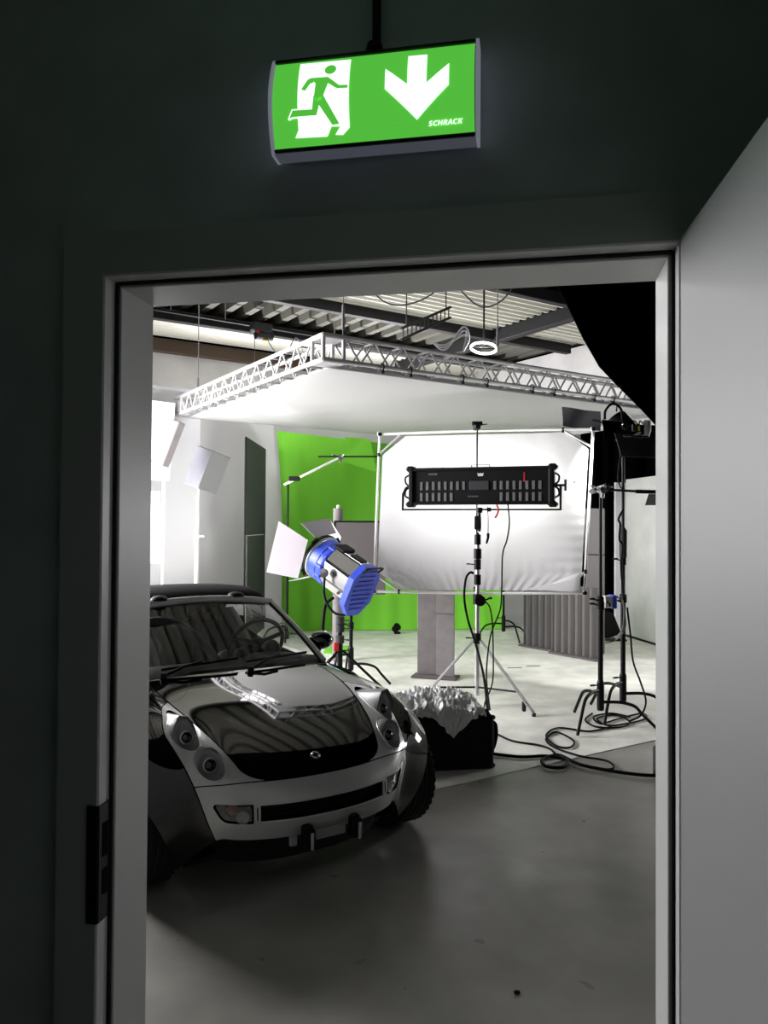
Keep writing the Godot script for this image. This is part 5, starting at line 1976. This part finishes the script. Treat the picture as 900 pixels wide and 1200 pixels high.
	fr1.rod(Vector3(-0.85, 0.02, 0), Vector3(-0.85, 2.84, 0), 0.012)
	fr1.rod(Vector3(0.85, 0.02, 0), Vector3(0.85, 2.84, 0), 0.012)
	fr1.rod(Vector3(-0.85, 2.84, 0), Vector3(0.85, 2.84, 0), 0.012)
	part("frame_rod", fr1, M.black_steel, fl)
	# green cloth on a crossbar
	var ga := Vector3(-1.717, 3.150, -12.200)
	var gb := Vector3(1.955, 2.820, -12.600)
	var go := thing("green_screen", "big bright green backdrop cloth hanging behind the lamps", "backdrop")
	var rows := []
	for j in 25:
		var w2 := j / 24.0
		var line := PackedVector3Array()
		for i in 121:
			var u := i / 120.0
			var p := ga.lerp(gb, u)
			p.y = lerpf(p.y, 0.012, w2) - 0.015 * sin(PI * u) * (1.0 - w2)
			p.x += 0.17 * w2 * (1.0 - u) + 0.03 * sin(w2 * 5.0) * exp(-u * 8.0)
			p.z += (0.045 * sin(u * 46.0 + 1.5 * sin(u * 9.0)) * exp(-u * 4.5) + 0.010 * sin(u * 70.0)) * (0.4 + 0.6 * w2) + 0.25 * pow(w2, 6.0)
			line.append(p)
		rows.append(line)
	var gs := Shape.new()
	gs.slab(rows, 0.004, true)
	part("green_cloth", gs, M.green, go)
	# a fold hanging over the top right
	var fold := Shape.new()
	var k0 := Vector3(-0.529, 3.030, -12.350)
	var k1 := Vector3(-0.117, 3.020, -12.400)
	fold.slab([PackedVector3Array([Vector3(-0.611, 3.043, -12.060), Vector3(-0.436, 3.030, -12.050), Vector3(-0.221, 3.003, -12.040)]), PackedVector3Array([Vector3(-0.648, 2.719, -12.040), Vector3(-0.406, 2.652, -12.030), Vector3(-0.138, 2.586, -12.020)]), PackedVector3Array([Vector3(-0.660, 2.652, -12.040), Vector3(-0.405, 2.572, -12.030), Vector3(-0.124, 2.493, -12.020)])], 0.006)
	part("folded_flap", fold, M.green, go)
	var bar := Shape.new()
	bar.rod(ga + Vector3(0.03, -0.06, -0.085), gb + Vector3(0.05, -0.06, -0.085), 0.015)
	for p in [ga + Vector3(0.35, 0, 0), gb]:
		bar.rod(p + Vector3(0, -0.06, -0.10), Vector3(p.x, 0.01, p.z - 0.10), 0.02)
	part("crossbar", bar, M.black_steel, go)
	# boom stand in front of the green cloth
	var sp := Vector3(-1.291, 0.000, -10.324)
	var cs := c_stand("slim black C-stand holding a white boom in front of the green cloth", sp, Vector3(-1.096, 2.209, -9.200).y, [-20.0, 100.0, 220.0], M.black_steel, [1.05])
	var arm := Shape.new()
	var e0: Vector3 = Vector3(-1.198, 2.136, -9.200) - sp
	var e1: Vector3 = Vector3(-0.543, 2.494, -9.500) - sp
	arm.rod(e0, e1, 0.014)
	part("boom", arm, M.white_metal, cs, "white boom arm")
	var rod := Shape.new()
	rod.rod(Vector3(-0.817, 2.503, -9.500) - sp, Vector3(-0.046, 2.499, -9.400) - sp, 0.010)
	part("boom_tip", rod, M.black_steel, cs)
	gobo_head(cs, Vector3(-0.541, 2.493, -9.480) - sp)
	var jt := Shape.new()
	jt.box(Vector3(-1.076, 2.209, -9.200) - sp, Vector3(0.14, 0.06, 0.06), 0.015)
	part("boom_clamp", jt, M.black_steel, cs)
	# dark grey board fixed to a pale post behind the film lamp
	var pp := Vector3(-0.560, 0.000, -9.380)
	var post := thing("grey_post", "pale grey post with a wide dark grey board behind the film lamp", "post", pp)
	var q1 := Shape.new()
	q1.box(Vector3(0.27, 1.26, 0.085), Vector3(0.62, 0.88, 0.04), 0.006)
	var board := part("board", q1, M.grey_dark_board, post, "dark grey board")
	var q2 := Shape.new()
	q2.box(Vector3(0.27, 1.70, 0.088), Vector3(0.63, 0.02, 0.05), 0.005)
	q2.box(Vector3(-0.035, 1.26, 0.088), Vector3(0.02, 0.88, 0.05), 0.005)
	part("edge_strip", q2, M.black, board)
	var q3 := Shape.new()
	q3.lathe([Vector2(0.0005, 0.0), Vector2(0.060, 0.0), Vector2(0.060, 1.86), Vector2(0.0005, 1.86)], 16)
	part("tube", q3, M.grey_board, post)
	var q4 := Shape.new()
	q4.lathe([Vector2(0.0005, 1.86), Vector2(0.02, 1.86), Vector2(0.02, 1.90), Vector2(0.0005, 1.905)], 12)
	part("top_pin", q4, M.white_metal, post)


func build_right_stands() -> void:
	# C-stand that grips the cloth frame
	var a := Vector3(1.81, 0, -6.42)
	var o := c_stand("nearer black C-stand whose grip head touches the white cloth frame", a, Vector3(1.804, 1.954, -6.350).y, [-14.0, 104.6, 231.0], M.black_steel, [1.02, 1.06], 0.022)
	gobo_head(o, Vector3(1.813, 1.963, -6.380) - a)
	var arm := Shape.new()
	arm.rod(Vector3(1.782, 1.975, -6.500) - a, Vector3(2.098, 1.947, -6.300) - a, 0.010)
	arm.rod(Vector3(2.063, 1.947, -6.300) - a, Vector3(2.378, 1.941, -6.300) - a, 0.016)
	part("grip_arm", arm, M.black_steel, o)
	var link := Shape.new()
	link.box(Vector3(1.874, 1.985, -6.700) - a, Vector3(0.06, 0.05, 0.9), 0.02, Basis(Vector3.UP, -0.12))
	part("grip_extension", link, M.black_steel, o)
	var fl := Shape.new()
	fl.slab([PackedVector3Array([Vector3(2.168, 1.926, -6.300), Vector3(2.428, 1.926, -6.250)]), PackedVector3Array([Vector3(2.140, 1.835, -6.300), Vector3(2.428, 1.835, -6.250)])], 0.006, true)
	single("small_flag", fl, M.grey_board, "small grey flag hanging from the grip arm at the right jamb", "flag")
	# C-stand of the lamp with black flags
	var b := Vector3(2.10, 0, -6.75)
	var o2 := c_stand("black C-stand further right whose pole carries the black-flagged lamp", b, Vector3(2.105, 2.267, -6.750).y, [-7.0, 113.0, 233.0], M.black_steel, [1.05, 1.38], 0.022)
	var col := Shape.new()
	col.lathe([Vector2(0.018, -0.14), Vector2(0.032, -0.13), Vector2(0.034, 0.10), Vector2(0.016, 0.13)], 14, Transform3D(Basis(), Vector3(0, 1.52, 0)))
	part("pole_sleeve", col, M.dark_panel, o2)
	# the lamp
	var c := Vector3(2.135, 2.493, -6.750)
	var l := thing("flagged_lamp", "black lamp wrapped in dark flags at the top of the right-hand pole", "lamp", c, 0.3)
	var s1 := Shape.new()
	s1.lathe([Vector2(0.0005, -0.14), Vector2(0.09, -0.13), Vector2(0.11, -0.05), Vector2(0.12, 0.12), Vector2(0.0005, 0.125)], 20, along(Vector3(0, 0.02, -0.05), Vector3(-0.35, 0.7, -0.6)))
	part("lamp_body", s1, M.black, l)
	var s2 := Shape.new()
	s2.box(Vector3(0.0, -0.055, 0.12), Vector3(0.26, 0.018, 0.03), 0.006)
	s2.lathe([Vector2(0.0005, 0), Vector2(0.035, 0.004), Vector2(0.035, 0.03), Vector2(0.0005, 0.034)], 14, along(Vector3(-0.10, 0.03, 0.10), Vector3(0, 0, 1)))
	s2.box(Vector3(-0.02, 0.02, 0.12), Vector3(0.04, 0.07, 0.02), 0.008)
	part("bracket", s2, M.chrome, l, "bright metal bracket")
	var sp3 := Shape.new()
	var low := Basis(Vector3.UP, -0.3) * Vector3(2.10 - c.x, 0, -6.75 - c.z)
	sp3.rod(low + Vector3(0, Vector3(2.105, 2.274, -6.750).y - c.y, 0), low + Vector3(0, -0.02, 0), 0.012)
	part("spigot", sp3, M.black_steel, l)
	var s3 := Shape.new()
	s3.box(Vector3(0.02, 0.015, 0.14), Vector3(0.018, 0.045, 0.018), 0.006)
	part("yellow_clip", s3, M.yellow, l)
	var s4 := Shape.new()
	s4.lathe([Vector2(0.0005, -0.09), Vector2(0.03, -0.085), Vector2(0.045, 0.0), Vector2(0.03, 0.085), Vector2(0.0005, 0.09)], 16, along(Vector3(0.18, 0.02, 0.02), Vector3(0.15, 1, 0)), true)
	part("white_globe", s4, M.polyboard, l)
	var flags := [
		[[-0.136, 0.34, -0.879], [0.164, 0.28, -0.68], [0.164, 0.09, -0.68], [-0.136, 0.15, -0.879]],
		[[-0.28, 0.085, 0.04], [0.16, 0.06, 0.02], [0.16, -0.02, 0.02], [-0.28, -0.10, 0.05]],
		[[-0.20, -0.03, 0.10], [0.25, -0.06, 0.10], [0.22, -0.24, 0.16], [-0.19, -0.235, 0.16]],
	]
	for q in flags:
		var p := []
		for e in q:
			p.append(Vector3(e[0], e[1], e[2]))
		var rows := []
		for j in 7:
			var w := j / 6.0
			var line := PackedVector3Array()
			for i in 9:
				var u := i / 8.0
				line.append(p[0].lerp(p[1], u).lerp(p[3].lerp(p[2], u), w) + Vector3(0, 0, 0.018 * sin(u * 7.0 + w * 2.0)))
			rows.append(line)
		var s := Shape.new()
		s.slab(rows, 0.006)
		part("black_flag", s, M.dark_cloth if q == flags[0] or q == flags[2] else M.black_cloth, l)
	var far_arm := Shape.new()
	far_arm.rod(Vector3(0.0, 0.05, -0.10), Vector3(0.10, 0.20, -0.71), 0.008)
	part("flag_arm", far_arm, M.black_steel, l)
	var s5 := Shape.new()
	s5.tube(curve([Vector3(-0.26, 0.09, 0.05), Vector3(-0.25, 0.17, 0.05), Vector3(-0.18, 0.23, 0.05), Vector3(-0.10, 0.19, 0.05), Vector3(-0.08, 0.08, 0.05)], 6), 0.011, 8)
	part("cable_loop", s5, M.cable, l)
	var s6 := Shape.new()
	for q in [[-0.11, 0.24], [0.12, 0.12], [0.06, 0.12]]:
		s6.tube(curve([Vector3(q[0], q[1] - 0.07, 0.0), Vector3(q[0] + 0.01, q[1] - 0.02, 0.0), Vector3(q[0] + 0.05, q[1] - 0.05, 0.0), Vector3(q[0] + 0.07, q[1] - 0.09, 0)], 4), 0.006, 6)
	part("hook", s6, M.black_steel, l)
	spot_light("flagged_lamp_light", c + Vector3(-0.05, 0.0, -0.24), Vector3(0.16, -0.62, -0.77), 37.0, 3.5, 0.10)
	# leads on that pole
	for q in [[[Vector3(2.021, 2.307, -6.550), Vector3(1.992, 2.103, -6.550), Vector3(2.007, 2.015, -6.550), Vector3(2.043, 1.957, -6.550)], 0.006, "thin lead hanging from the flagged lamp above the grip arm"], [[Vector3(2.043, 1.812, -6.550), Vector3(2.000, 1.724, -6.550), Vector3(2.014, 1.674, -6.550), Vector3(2.007, 1.550, -6.550), Vector3(2.036, 1.492, -6.550), Vector3(2.022, 1.311, -6.550), Vector3(2.044, 1.057, -6.550)], 0.010, "dark lead clipped along the sleeve of the right-hand pole"], [[Vector3(2.032, 0.984, -6.420), Vector3(2.060, 0.750, -6.420), Vector3(2.091, 0.532, -6.450), Vector3(2.105, 0.385, -6.300), Vector3(2.113, 0.255, -6.200), Vector3(2.039, 0.170, -6.100), Vector3(1.951, 0.123, -6.100)], 0.008, "dark lead falling to the floor just right of the right-hand pole"]]:
		var s := Shape.new()
		s.tube(curve(q[0], 6), q[1], 6)
		single("pole_lead", s, M.cable, q[2], "cable")
	var loops := Shape.new()
	for k in 3:
		loops.tube(curve([Vector3(1.979, 1.049, -6.480), Vector3(2.000, 1.049, -6.480) + Vector3(0, 0.012 * k, 0), Vector3(2.028, 0.975, -6.500), Vector3(2.021, 0.810, -6.500) + Vector3(0.01 * k, 0, 0), Vector3(1.994, 0.717, -6.600) + Vector3(0, -0.014 * k, 0), Vector3(1.899, 0.694, -6.600) + Vector3(0, -0.016 * k, 0)], 6), 0.005, 6)
	single("lead_loops", loops, M.grey_cable, "three grey leads looping between the two right-hand poles", "cable")
	# blue-ended ballast box on the poles
	var bb := thing("ballast_box", "small white box with a blue end hung between the two right-hand poles", "box", Vector3(1.941, 1.013, -6.620), 0.15)
	var b1 := Shape.new()
	b1.box(Vector3(-0.025, 0, 0), Vector3(0.075, 0.10, 0.10), 0.008)
	part("box_body", b1, M.white_metal, bb)
	var b2 := Shape.new()
	b2.box(Vector3(0.028, 0, 0), Vector3(0.04, 0.115, 0.11), 0.008)
	part("blue_end", b2, M.blue, bb)
	var b3 := Shape.new()
	b3.box(Vector3(-0.02, -0.02, 0.052), Vector3(0.014, 0.03, 0.006), 0.002)
	b3.box(Vector3(-0.035, 0.0, 0.052), Vector3(0.012, 0.018, 0.006), 0.002)
	part("socket", b3, M.black, bb)
	var b4 := Shape.new()
	b4.rod(Vector3(0.0, 0.02, -0.02), Vector3(0.13, 0.0, 0.05), 0.008)
	b4.rod(Vector3(-0.02, 0.02, -0.02), Vector3(-0.06, 0.0, 0.1), 0.008)
	part("hook", b4, M.black_steel, bb)
	# black hanging cloth far behind, with a leaning black board at its foot
	var cr := []
	var c0 := Vector3(3.169, 0.000, -12.400)
	var c1 := Vector3(3.987, 0.000, -12.600)
	var c2 := Vector3(5.566, 0.000, -13.200)
	for j in 3:
		var line := PackedVector3Array()
		for i in 61:
			var u := i / 60.0
			var p := c0.lerp(c1, u * 2.0) if u < 0.5 else c1.lerp(c2, u * 2.0 - 1.0)
			line.append(Vector3(p.x, lerpf(3.35, 0.02, j / 2.0), p.z + 0.04 * sin(u * 50.0)))
		cr.append(line)
	var cs := Shape.new()
	cs.slab(cr, 0.006, true)
	single("black_curtain", cs, M.black_cloth, "tall black curtain between the corrugated panels and white flat", "curtain")
	var lean := Shape.new()
	lean.prism(flat([0, 0, 0.30, 0.10, 0.17, 0.40, 0.0, 0.46]), 0.02, Transform3D(Basis(Vector3.UP, 0.2), Vector3.ZERO))
	lean.box(Vector3(0.16, 0.015, 0.0), Vector3(0.36, 0.03, 0.12), 0.005)
	single("leaning_board", lean, M.black, "small black board standing at the foot of the black curtain", "board", Vector3(3.182, 0.000, -11.192))
	# white flat at the right jamb
	var wf := thing("white_partition", "white free-standing partition seen behind the right-hand pole", "panel", Vector3(3.713, 0.000, -11.732), -1.42)
	var w1 := Shape.new()
	w1.box(Vector3(1.2, 1.20, 0), Vector3(2.4, 2.36, 0.05), 0.006)
	part("board", w1, M.wall_white, wf)
	var w2 := Shape.new()
	w2.box(Vector3(-0.45, 1.19, -0.10), Vector3(0.05, 2.34, 0.18), 0.006)
	part("edge_post", w2, M.polyboard, wf)
	var w3 := Shape.new()
	w3.box(Vector3(1.2, 0.012, -0.02), Vector3(2.3, 0.024, 0.16), 0.004)
	part("foot_rail", w3, M.black, wf)


# ------------------------------------------------------------------ panels, case, cables on the floor
func build_floor_things() -> void:
	# folded grey board on a base plate
	var at := Vector3(0.579, 0.000, -8.419)
	var o := thing("grey_cardboard_panel", "folded grey board standing on a base plate below the white cloth frame", "panel", at, -0.30)
	var w := 0.42
	for k in 2:
		var s := Shape.new()
		s.box(Vector3(-w / 4 + k * w / 2, 0.66, 0.02 * k), Vector3(w / 2 - 0.004, 1.26, 0.02), 0.003, Basis(Vector3.UP, 0.10 * (1 - 2 * k)))
		part("board", s, M.grey_board, o)
	var seam := Shape.new()
	seam.box(Vector3(0.10, 0.70, 0.03), Vector3(0.21, 0.006, 0.022), 0.002, Basis(Vector3.UP, -0.10))
	part("crease", seam, M.grey_dark_board, o)
	var base := Shape.new()
	base.box(Vector3(0.0, 0.015, 0.03), Vector3(0.50, 0.03, 0.22), 0.008)
	part("base_plate", base, M.grey_dark_board, o)
	# two corrugated panels on base plates
	for q in [[Vector3(2.117, 0.000, -10.455), 0.58, "corrugated grey panel behind the white cloth frame, left one of the two"], [Vector3(2.449, 0.000, -9.791), 0.74, "corrugated grey panel beside the nearer C-stand, right one of the two"]]:
		var p := thing("corrugated_panel", q[2], "panel", q[0], -0.95, "corrugated panels")
		var rows := []
		var width: float = q[1]
		for y in [0.03, 0.45, 0.90]:
			var line := PackedVector3Array()
			for i in 97:
				var x := -width / 2 + width * i / 96.0
				line.append(Vector3(x, y, 0.036 * sin(x * TAU / 0.115)))
			rows.append(line)
		var s := Shape.new()
		s.slab(rows, 0.008, true)
		part("corrugated_sheet", s, M.corrugated, p)
		var b := Shape.new()
		b.box(Vector3(0, 0.014, 0.02), Vector3(width + 0.03, 0.028, 0.16), 0.008)
		part("base_plate", b, M.grey_dark_board, p)
	# smooth grey boards behind the right corrugated panel
	var gp := thing("stacked_grey_boards", "smooth grey boards stacked one above the other behind the right corrugated panel", "panel", Vector3(2.747, 0.000, -9.930), -0.5)
	for q in [[0.345, 0.67], [0.985, 0.60], [1.595, 0.60]]:
		var s := Shape.new()
		s.box(Vector3(-0.05, q[0], -0.10), Vector3(0.26, q[1], 0.03), 0.006)
		part("board", s, M.corrugated, gp)
	# black case with a crumpled clear plastic sheet
	var c0 := Vector3(0.297, 0.000, -5.194)
	var c1 := Vector3(0.750, 0.000, -5.275)
	var dir := (c1 - c0).normalized()
	var turn := atan2(-dir.z, dir.x)
	var cs := thing("black_case", "open black equipment case standing beside the front of the car", "case", c1, turn)
	var wide := 0.62
	var deep := 0.42
	var high := 0.33
	for q in [[Vector3(-wide / 2, high / 2 + 0.01, 0), Vector3(wide, high, 0.02), "front_panel"], [Vector3(-wide / 2, high / 2 + 0.01, -deep), Vector3(wide, high, 0.02), "back_panel"], [Vector3(0, high / 2 + 0.02, -deep / 2), Vector3(0.02, high + 0.02, deep), "side_panel"], [Vector3(-wide, high / 2, -deep / 2), Vector3(0.02, high, deep), "side_panel"], [Vector3(-wide / 2, 0.01, -deep / 2), Vector3(wide, 0.02, deep), "base"]]:
		var s := Shape.new()
		s.box(q[1 - 1], q[1], 0.006)
		part(q[2], s, M.black, cs)
	var tr := Shape.new()
	tr.tube(curve([Vector3(0.012, 0.30, -0.02), Vector3(0.014, 0.10, -0.02)], 4), 0.006, 6)
	tr.box(Vector3(0.016, 0.24, -0.10), Vector3(0.012, 0.05, 0.08), 0.004)
	tr.box(Vector3(0.010, 0.02, -0.02), Vector3(0.03, 0.03, 0.03), 0.008)
	tr.box(Vector3(0.010, high + 0.015, -0.02), Vector3(0.03, 0.03, 0.03), 0.008)
	part("corner_fitting", tr, M.dark_panel, cs)
	var strap := Shape.new()
	strap.tube(curve([Vector3(0.012, 0.30, -0.08), Vector3(0.05, 0.27, -0.10), Vector3(0.06, 0.18, -0.12), Vector3(0.045, 0.10, -0.14), Vector3(0.012, 0.06, -0.15)], 5), 0.018, 8)
	part("carry_strap", strap, M.black_cloth, cs)
	var lid := Shape.new()
	lid.slab([PackedVector3Array([Vector3(-0.16, high + 0.012, 0.012), Vector3(0.0, high + 0.02, 0.012)]), PackedVector3Array([Vector3(-0.09, high + 0.05, -0.08), Vector3(-0.01, high + 0.055, -0.08)]), PackedVector3Array([Vector3(-0.06, high + 0.03, -0.25), Vector3(-0.01, high + 0.03, -0.25)])], 0.01)
	part("padded_flap", lid, M.black_cloth, cs)
	var n := FastNoiseLite.new()
	n.seed = 21
	n.frequency = 1.0
	n.fractal_type = FastNoiseLite.FRACTAL_RIDGED
	n.fractal_octaves = 3
	var rows := []
	for j in 71:
		var v := j / 70.0
		var line := PackedVector3Array()
		for i in 101:
			var u := i / 100.0
			var x := lerpf(-0.66, -0.06, u)
			var z := lerpf(0.02 - 0.02 * sin(u * 9.0), -deep - 0.04, v)
			var body: float = pow(sin(PI * clampf(v, 0.0, 1.0)), 0.6) * pow(sin(PI * clampf(u * 0.96 + 0.02, 0.0, 1.0)), 0.5)
			var y := high + 0.058 + 0.055 * body + 0.075 * n.get_noise_2d(u * 4.2, v * 3.4) * (0.3 + body) + 0.012 * n.get_noise_2d(u * 13.0 + 5.0, v * 11.0)
			if v < 0.12:   # hangs over the front edge in a point
				y -= (0.12 - v) * 8.0 * (0.02 + 0.13 * exp(-pow((u - 0.62) / 0.17, 2.0)))
				z = lerpf(0.045, 0.0, v / 0.12) + absf(0.03 * n.get_noise_2d(u * 9.0, v * 30.0))
			line.append(Vector3(x, y, z))
		rows.append(line)
	var sheet := Shape.new()
	sheet.slab(rows, 0.002, true)
	single("plastic_sheet", sheet, M.plastic_sheet, "crumpled clear plastic sheet heaped over the open black case", "sheet", c1, turn)
	# cables
	var runs := [
		[[Vector3(0.871, 0.014, -6.182), Vector3(0.991, 0.014, -5.916), Vector3(1.165, 0.014, -5.806), Vector3(1.237, 0.014, -5.697), Vector3(1.262, 0.014, -5.530), Vector3(1.409, 0.014, -5.280), Vector3(1.562, 0.014, -5.246), Vector3(1.577, 0.014, -5.417), Vector3(1.416, 0.014, -5.533), Vector3(1.279, 0.014, -5.742), Vector3(1.263, 0.014, -5.969), Vector3(1.387, 0.014, -6.168), Vector3(1.464, 0.014, -5.927), Vector3(1.393, 0.014, -5.744), Vector3(1.301, 0.014, -5.786), Vector3(1.284, 0.014, -6.066), Vector3(1.437, 0.014, -6.299), Vector3(1.654, 0.014, -6.200), Vector3(1.872, 0.014, -6.336)], 0.008, "thin black cable running in loops across the white floor to the C-stands"],
		[[Vector3(0.773, 0.018, -5.568), Vector3(0.980, 0.018, -5.490), Vector3(1.167, 0.018, -5.514), Vector3(1.295, 0.018, -5.437), Vector3(1.231, 0.018, -5.264), Vector3(1.118, 0.018, -5.280), Vector3(1.126, 0.018, -5.434), Vector3(1.264, 0.018, -5.537), Vector3(1.362, 0.018, -5.323), Vector3(1.554, 0.018, -5.179), Vector3(1.703, 0.018, -5.112), Vector3(1.804, 0.018, -5.096)], 0.012, "thick black cable on the grey floor running to the right jamb"],
		[[Vector3(1.842, 0.014, -6.793), Vector3(1.719, 0.014, -6.553), Vector3(1.760, 0.014, -6.333), Vector3(1.957, 0.014, -6.338), Vector3(2.081, 0.014, -6.505), Vector3(2.036, 0.014, -6.737), Vector3(1.838, 0.014, -6.614), Vector3(1.860, 0.014, -6.389), Vector3(2.034, 0.014, -6.448), Vector3(2.258, 0.014, -6.624), Vector3(2.281, 0.014, -6.804), Vector3(2.029, 0.014, -6.618), Vector3(1.819, 0.014, -6.443), Vector3(1.824, 0.014, -6.672), Vector3(2.009, 0.014, -6.797), Vector3(2.136, 0.014, -6.680)], 0.008, "coil of thin black cable under the two C-stands"],
	]
	for r in runs:
		var s := Shape.new()
		s.tube(curve(r[0], 6), r[1], 8)
		single("floor_cable", s, M.cable, r[2], "cable")
	# little lamp at the foot of the green cloth, green mat, tape marks, floor socket
	var fl := thing("floor_lamp_head", "tiny black lamp on the floor at the foot of the green cloth", "lamp", Vector3(0.194, 0.000, -11.764))
	var f1 := Shape.new()
	f1.lathe([Vector2(0.0005, -0.05), Vector2(0.05, -0.045), Vector2(0.06, 0.05), Vector2(0.0005, 0.055)], 16, along(Vector3(0, 0.09, 0), Vector3(0.4, 0.5, 0.5)))
	part("head", f1, M.black, fl)
	var f2 := Shape.new()
	f2.box(Vector3(0.02, 0.02, 0), Vector3(0.10, 0.035, 0.07), 0.01)
	part("foot", f2, M.black, fl)
	var mt := Shape.new()
	mt.box(Vector3(0, 0.008, 0), Vector3(0.30, 0.016, 0.6), 0.004)
	single("green_mat", mt, M.green, "small green cloth offcut on the floor by the grey post", "mat", Vector3(-0.621, 0.000, -10.209))
	for q in [[Vector3(1.535, 0.000, -9.002), "faint tape mark on the white floor left of the other one"], [Vector3(1.776, 0.000, -9.118), "darker tape mark on the white floor nearer the corrugated panels"]]:
		var s := Shape.new()
		s.box(Vector3(0, 0.0045, 0), Vector3(0.17, 0.003, 0.03), 0.001, Basis(Vector3.UP, 0.12))
		single("tape_mark", s, M.dark_panel, q[1], "tape", q[0])
	var dirt := Shape.new()
	dirt.box(Vector3(0, 0.004, 0), Vector3(0.022, 0.010, 0.014), 0.003)
	single("crumb", dirt, M.black, "small dark crumb on the grey floor near the doorway", "crumb", Vector3(0.482, 0.000, -2.756))
	var so := thing("floor_socket", "grey power connector at the foot of the right jamb with the thick cable in it", "socket", Vector3(1.835, 0.000, -5.118), 0.4)
	var so1 := Shape.new()
	so1.box(Vector3(0.03, 0.10, 0), Vector3(0.10, 0.20, 0.10), 0.01)
	part("connector_body", so1, M.dark_panel, so)
	var so2 := Shape.new()
	so2.box(Vector3(-0.02, 0.03, 0.0), Vector3(0.03, 0.04, 0.05), 0.008)
	part("cable_entry", so2, M.black, so)
